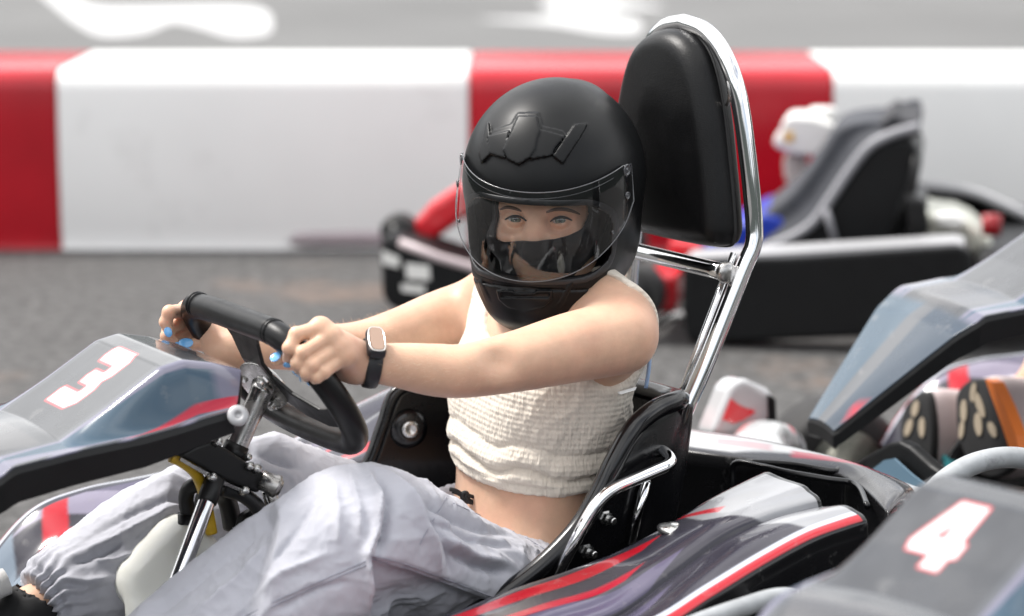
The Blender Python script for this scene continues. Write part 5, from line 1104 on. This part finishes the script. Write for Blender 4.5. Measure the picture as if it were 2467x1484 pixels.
# ------------------------------------------------------------------ second driver, seated in the kart behind
def second_driver():
    F = F3; vol = Vol((-.22, -.3, .0), (.85, .3, .86), .006)
    vol.add(ell((.02, 0, .20), (.11, .16, .11))); vol.add(ell((-.02, 0, .42), (.10, .15, .2)), .06); vol.add(rc((-.05, -.15, .57), (-.05, .15, .57), .055), .05); vol.add(rc((-.04, 0, .55), (-.01, 0, .66), .05), .03); vol.add(ell(HC + [-.01, 0, .06], (.072, .062, .085)), .03)
    ft = [F.at(2392, 1010, x=.62), F.at(2262, 1050, x=.60)]; kn = [np.array([.36, .02, .44]), np.array([.34, -.20, .40])]
    ft = [f_ + [-.11, 0, .0] for f_ in ft]
    for h_, k_, a_ in zip(((.04, .08, .2), (.04, -.08, .2)), kn, ft):
        h_ = np.array(h_); vol.add(rc(h_, k_, .085, .056), .04); q = a_ - k_; vol.add(rc(k_, k_ + q * .4, .053, .053), .03); vol.add(rc(k_ + q * .35, a_, .053, .032), .03)
    for s in (1, -1): vol.add(rc((-.03, .18 * s, .55), (.16, .24 * s, .48), .045, .036), .03); vol.add(rc((.16, .24 * s, .48), (.34, .15 * s, .52), .036, .026), .03); vol.add(ell((.37, .145 * s, .525), (.035, .022, .035)), .02)
    pr = mk('person', *vol.mesh(2), M['skin']); pr.location = F.o; pr.rotation_euler = (0, 0, F.ang)
    tag(pr, 'driver with a bare leg and pale running shoes with orange edge in the kart behind', 'person')
    sv = Vol((-.22, -.3, .05), (.45, .3, .5), .006); sv.add(ell((.02, 0, .21), (.12, .17, .12)))
    for h_, k_ in zip(((.04, .08, .2), (.04, -.08, .2)), kn): h_ = np.array(h_); sv.add(rc(h_, h_ * .35 + k_ * .65, .098, .082), .04)
    for src in [HELM] + [c for c in PERSON.children if c.name.split('.')[0] in ('balaclava', 'eye')]: c = copy_tree(src, pr); c.location = (0, 0, .06)
    mk('shorts', *sv.mesh(2), M['shorts'], pr)
    sv = Vol((-.22, -.32, .2), (.25, .32, .66), .006); sv.add(ell((-.015, 0, .30), (.118, .165, .13))); sv.add(ell((-.02, 0, .42), (.112, .162, .2)), .06); sv.add(rc((-.05, -.15, .57), (-.05, .15, .57), .064), .05)
    for s in (1, -1): sv.add(rc((-.03, .18 * s, .55), (.06, .21 * s, .52), .055, .053), .03)
    mk('shirt', *sv.mesh(2), M['white_plastic'], pr)
    # shoes: patterned soles towards the nose of the kart
    def shoe_(pts, xq, spots, rest, orange, teal):
        P = spline([F.at(*p, x=xq) for p in pts], 5, True); c = P.mean(0); S = mk('shoe', *prism(P, (-.014, 0, .0)), M['canvas'], pr); bev(S, .004, 2)
        rows = [[p + [-.013, 0, 0] for p in P], [c + (p - c) * 1.05 + [-.03, 0, 0] for p in P], [c + (p - c) * .95 + [-.075, 0, .0] for p in P], [c + (p - c) * .55 + [-.10, 0, .01] for p in P]]
        n = len(P); v = np.concatenate([np.array(r) for r in rows]); f = [(i * n + k, i * n + (k + 1) % n, (i + 1) * n + (k + 1) % n, (i + 1) * n + k) for i in range(3) for k in range(n)] + [tuple(range(3 * n, 4 * n))]
        mk('shoe_upper', v, f, M['pink_grey'], S)
        for (x, y, a, b, t) in spots:
            q = [F.at(x + a * math.cos(u) * math.cos(t) - b * math.sin(u) * math.sin(t), y + a * math.cos(u) * math.sin(t) + b * math.sin(u) * math.cos(t), x=xq + .0008) for u in np.linspace(0, 2 * np.pi, 20)[:-1]]
            mk('sole_lug', *prism(q, (.0015, 0, 0)), M['sole_beige'], S, smooth=False)
        for pts2, m_ in ((orange, 'orange'), (teal, 'teal')):
            if pts2: mk('sole_stripe' if m_ == 'orange' else 'heel_patch', *prism([F.at(*p, x=xq + (.002 if m_ == 'orange' else -.02)) for p in pts2], (-.018 if m_ == 'orange' else -.04, 0, 0)), M[m_], S, smooth=False)
    shoe_([(2302, 985), (2306, 945), (2328, 920), (2362, 913), (2392, 928), (2420, 985), (2445, 1050), (2450, 1105), (2400, 1150), (2340, 1130), (2308, 1050)], .62,
          [(2346, 945, 7, 23, .1), (2323, 990, 8, 27, .0), (2361, 975, 8, 33, -.35), (2358, 1022, 9, 28, -.1), (2392, 1035, 8, 20, -.4), (2318, 1035, 6, 22, .1)], None,
          [(2374, 914), (2392, 922), (2420, 980), (2447, 1050), (2455, 1095), (2436, 1095), (2415, 1030), (2390, 960)], None)
    shoe_([(2168, 1035), (2176, 985), (2200, 955), (2228, 945), (2240, 990), (2244, 1060), (2235, 1130), (2200, 1150), (2176, 1110)], .61,
          [(2206, 985, 8, 20, .2), (2190, 1030, 8, 22, .3), (2222, 1030, 7, 24, .0)], None, None, [(2240, 1050), (2262, 1075), (2290, 1140), (2240, 1150), (2232, 1110)])
    return pr
second_driver()
# ------------------------------------------------------------------ kart by the barrier, out of focus
ob = W0.at(1950, 846, z=0.0); B = Frame((ob[0], ob[1], 0), R_(170))
def bpoly(px, y): return [B.at(*p, y=y) for p in px]
def far_kart():
    r = empty('kart', B.o, B.ang); tag(r, 'black kart with red nose and grey padded seat parked in front of the barrier', 'go-kart')
    o = bev(mk('side_pod', *prism(bpoly([(1645, 652), (1660, 622), (1900, 616), (2310, 588), (2336, 602), (2350, 690), (2330, 780), (2250, 806), (1680, 832), (1652, 815), (1642, 740)], .0), (0, -.10, 0)), M['black_matt'], r, smooth=False), .022, 4)
    mk('pod_top', *prism(bpoly([(1640, 640), (1660, 622), (1900, 608), (2300, 584), (2322, 590), (2325, 612), (2200, 614), (1810, 640)], -.004), (0, -.09, .004)), mat('pale_grey_top', (.36, .36, .37), .4), o, smooth=False)
    o = bev(mk('side_pod', *prism(bpoly([(1590, 640), (1900, 560), (2310, 540), (2330, 700), (1600, 760)], -.92), (0, -.10, 0)), M['black_matt'], r, smooth=False), .02, 3)
    # front: bumper with printed patches, red fairing
    o = bev(mk('front_bumper', *prism(bpoly([(914, 590), (928, 560), (965, 585), (1160, 648), (1330, 690), (1500, 720), (1500, 792), (1300, 775), (1110, 760), (945, 748), (918, 720)], -.13), (0, -.22, 0)), M['black_matt'], r, smooth=False), .02, 4)
    for q in ([(976, 634), (1034, 640), (1036, 676), (980, 672)], [(966, 684), (1024, 690), (1022, 708), (968, 702)], [(920, 604), (962, 620), (960, 645), (922, 636)]): mk('bumper_sticker', *prism(bpoly(q, -.127), (0, -.004, 0)), M['white_plastic'], o, smooth=False)
    mk('bumper_rail', *tube(bpoly([(962, 584), (1060, 622), (1160, 650), (1300, 690)], -.13), .011, 10), mat('pale_rail', (.5, .42, .43), .4), o)
    nf = prism(bpoly([(958, 592), (968, 566), (1036, 488), (1107, 442), (1190, 408), (1260, 440), (1190, 500), (1112, 530), (1050, 576), (1008, 608)], -.30), (0, -.34, 0)); bev(mk('front_fairing', *nf, M['red_paint'], r, smooth=False), .03, 4)
    mk('steering_column', *tube(bpoly([(1120, 640), (1210, 500)], -.47), .012, 10), M['black_steel'], r)
    wl = B.at(1215, 480, y=-.47); mk('steering_wheel', *tube([wl + .12 * (math.cos(a) * np.array([0, 1, 0]) + math.sin(a) * np.array([.7, 0, .7])) for a in np.linspace(0, 2 * np.pi, 37)[:-1]], .013, 10, True), M['black_matt'], r)
    for k, (x, y, yy, rr, ww) in enumerate(((1533, 705, -.06, .066, .09), (962, 556, -.30, .042, .08), (2270, 690, -.13, .085, .13), (1480, 620, -.90, .085, .1), (2290, 600, -.90, .085, .13))):
        c = B.at(x, y, y=yy); c[2] = rr if k > 1 else max(rr, c[2]); w_ = mk('wheel', *lathe([(-ww / 2, rr * .6), (-ww * .46, rr * .92), (-ww * .3, rr), (ww * .3, rr), (ww * .46, rr * .92), (ww / 2, rr * .6)], c, (0, 1, 0), 32), M['tyre'], r)
        mk('wheel_rim', *lathe([(-ww * .52, rr * .6), (-ww * .3, rr * .4), (ww * .3, rr * .4), (ww * .52, rr * .6)], c, (0, 1, 0), 24), M['black_steel'], w_)
    bev(mk('floor_frame', *prism(bpoly([(1556, 668), (1634, 660), (1628, 752), (1560, 760)], -.10), (0, -.6, 0)), M['red_paint'], r, smooth=False), .01, 2)
    bev(mk('battery_box', *prism(bpoly([(1610, 580), (1690, 590), (1690, 650), (1612, 650)], -.25), (0, -.25, 0)), M['red_paint'], r, smooth=False), .01, 2)
    mk('tie_rod', *tube(bpoly([(1560, 800), (1620, 760), (1700, 760)], -.06), .012, 8), M['steel'], r)
    # seat
    y0, y1 = -.26, -.68
    prof = [(1836, 600), (1900, 575), (1955, 540), (1995, 487), (2050, 405), (2095, 352), (2153, 322), (2216, 305)]
    near = spline(bpoly(prof, y0), 6); far = near + [0, y1 - y0, 0]
    cush = spline(bpoly([(1790, 585), (1833, 522), (1905, 462), (1955, 400), (1992, 345), (2020, 306), (2080, 292), (2145, 296)], y0 - .05), 6)
    G = np.stack([near + [0, .0, 0], near * .5 + cush * .5 + [0, -.01, 0], cush, cush + [0, -.14, -.005], cush + [0, -.28, 0], near * .5 + cush * .5 + [0, -.41, 0], far]); s_ = sheet('seat', bsp(G, 26, 40), M['seat_pad'], r, .02)
    mk('seat_piping', *tube(near, .0115, 12), M['piping'], s_); mk('seat_piping', *tube(far, .0115, 12), M['piping'], s_)
    bev(mk('seat_shell', *prism(bpoly([(1870, 600), (1935, 562), (2000, 500), (2056, 414), (2100, 362), (2155, 334), (2200, 340), (2222, 385), (2212, 440), (2178, 590)], y0 - .006), (0, y1 - y0 + .02, 0)), M['black_matt'], s_, smooth=False), .01, 2)
    mk('seat_cover', *prism(bpoly([(2118, 300), (2138, 288), (2153, 276), (2170, 288), (2196, 292), (2214, 296), (2218, 310), (2150, 326)], y0 - .02), (0, -.36, 0)), M['shorts'], s_, smooth=False)
    bev(mk('seat_base', *prism(bpoly([(1690, 600), (1770, 545), (1834, 516), (1880, 520), (1900, 545), (1850, 590), (1760, 625)], y0 - .03), (0, -.34, 0)), M['blue_cloth'], r, smooth=False), .012, 3)
    mk('seat_strut', *tube(bpoly([(1990, 505), (2000, 540), (2016, 598)], y0 + .02), .008, 8), M['piping'], r)
    mk('seat_strut', *tube(bpoly([(2208, 375), (2196, 440), (2172, 500), (2150, 570)], y0 + .012), .008, 8), M['black_steel'], r)
    # fuel tank, engine, rear guard
    t = bev(mk('fuel_tank', *prism(bpoly([(1862, 352), (1866, 332), (1878, 318), (1886, 290), (1904, 279), (1960, 282), (2010, 300), (2010, 375), (1960, 378), (1905, 372), (1880, 362)], -.62), (0, -.16, 0)), M['white_plastic'], r, smooth=False), .016, 4)
    mk('tank_cap', *lathe([(0, .034), (.022, .034), (.026, .028)], B.at(1982, 284, y=-.70), (0, 0, 1), 20), M['white_plastic'], t)
    mk('tank_label', *prism(bpoly([(1890, 318), (1912, 318), (1912, 340), (1890, 342)], -.618), (0, .003, 0)), M['yellow_label'], t, smooth=False)
    bev(mk('air_box', *prism(bpoly([(1886, 378), (1940, 380), (1936, 440), (1896, 450), (1888, 420)], -.66), (0, -.10, 0)), mat('beige_box', (.5, .46, .42), .5), r, smooth=False), .01, 2)
    e = bev(mk('engine', *prism(bpoly([(2205, 500), (2248, 515), (2300, 520), (2340, 540), (2395, 590), (2380, 618), (2290, 610), (2215, 590)], -.22), (0, -.25, 0)), M['engine'], r, smooth=False), .018, 3)
    bev(mk('engine_cover', *prism(bpoly([(2248, 517), (2300, 516), (2330, 532), (2310, 556), (2262, 545)], -.19), (0, -.06, 0)), M['white_plastic'], e, smooth=False), .008, 2)
    bev(mk('gear_case', *prism(bpoly([(2180, 470), (2230, 480), (2240, 560), (2190, 580)], -.20), (0, -.2, 0)), M['black_steel'], e, smooth=False), .01, 2)
    mk('oil_cap', *lathe([(0, .022), (.045, .022)], B.at(2388, 566, y=-.2), (0, 0, 1), 16), M['red_dark'], e)
    gq = [(2205, 470), (2222, 456), (2332, 466), (2420, 500), (2520, 548), (2620, 600)]; g0 = spline(bpoly(gq, -.60), 6)
    G = np.stack([g0, g0 + [0, -.10, .004], g0 + [0, -.10, -.10], g0 + [0, -.02, -.14]]); sheet('rear_guard', G, M['black_matt'], r, .01)
    mk('guard_rail', *tube(g0 + [0, 0, .004], .014, 12), mat('grey_guard_rail', (.42, .42, .43), .45), r)
    bev(mk('rear_bumper', *prism(bpoly([(2350, 620), (2640, 640), (2660, 700), (2640, 780), (2350, 790)], -.04), (0, -.9, 0)), M['black_matt'], r, smooth=False), .03, 3)
    return r
far_kart()
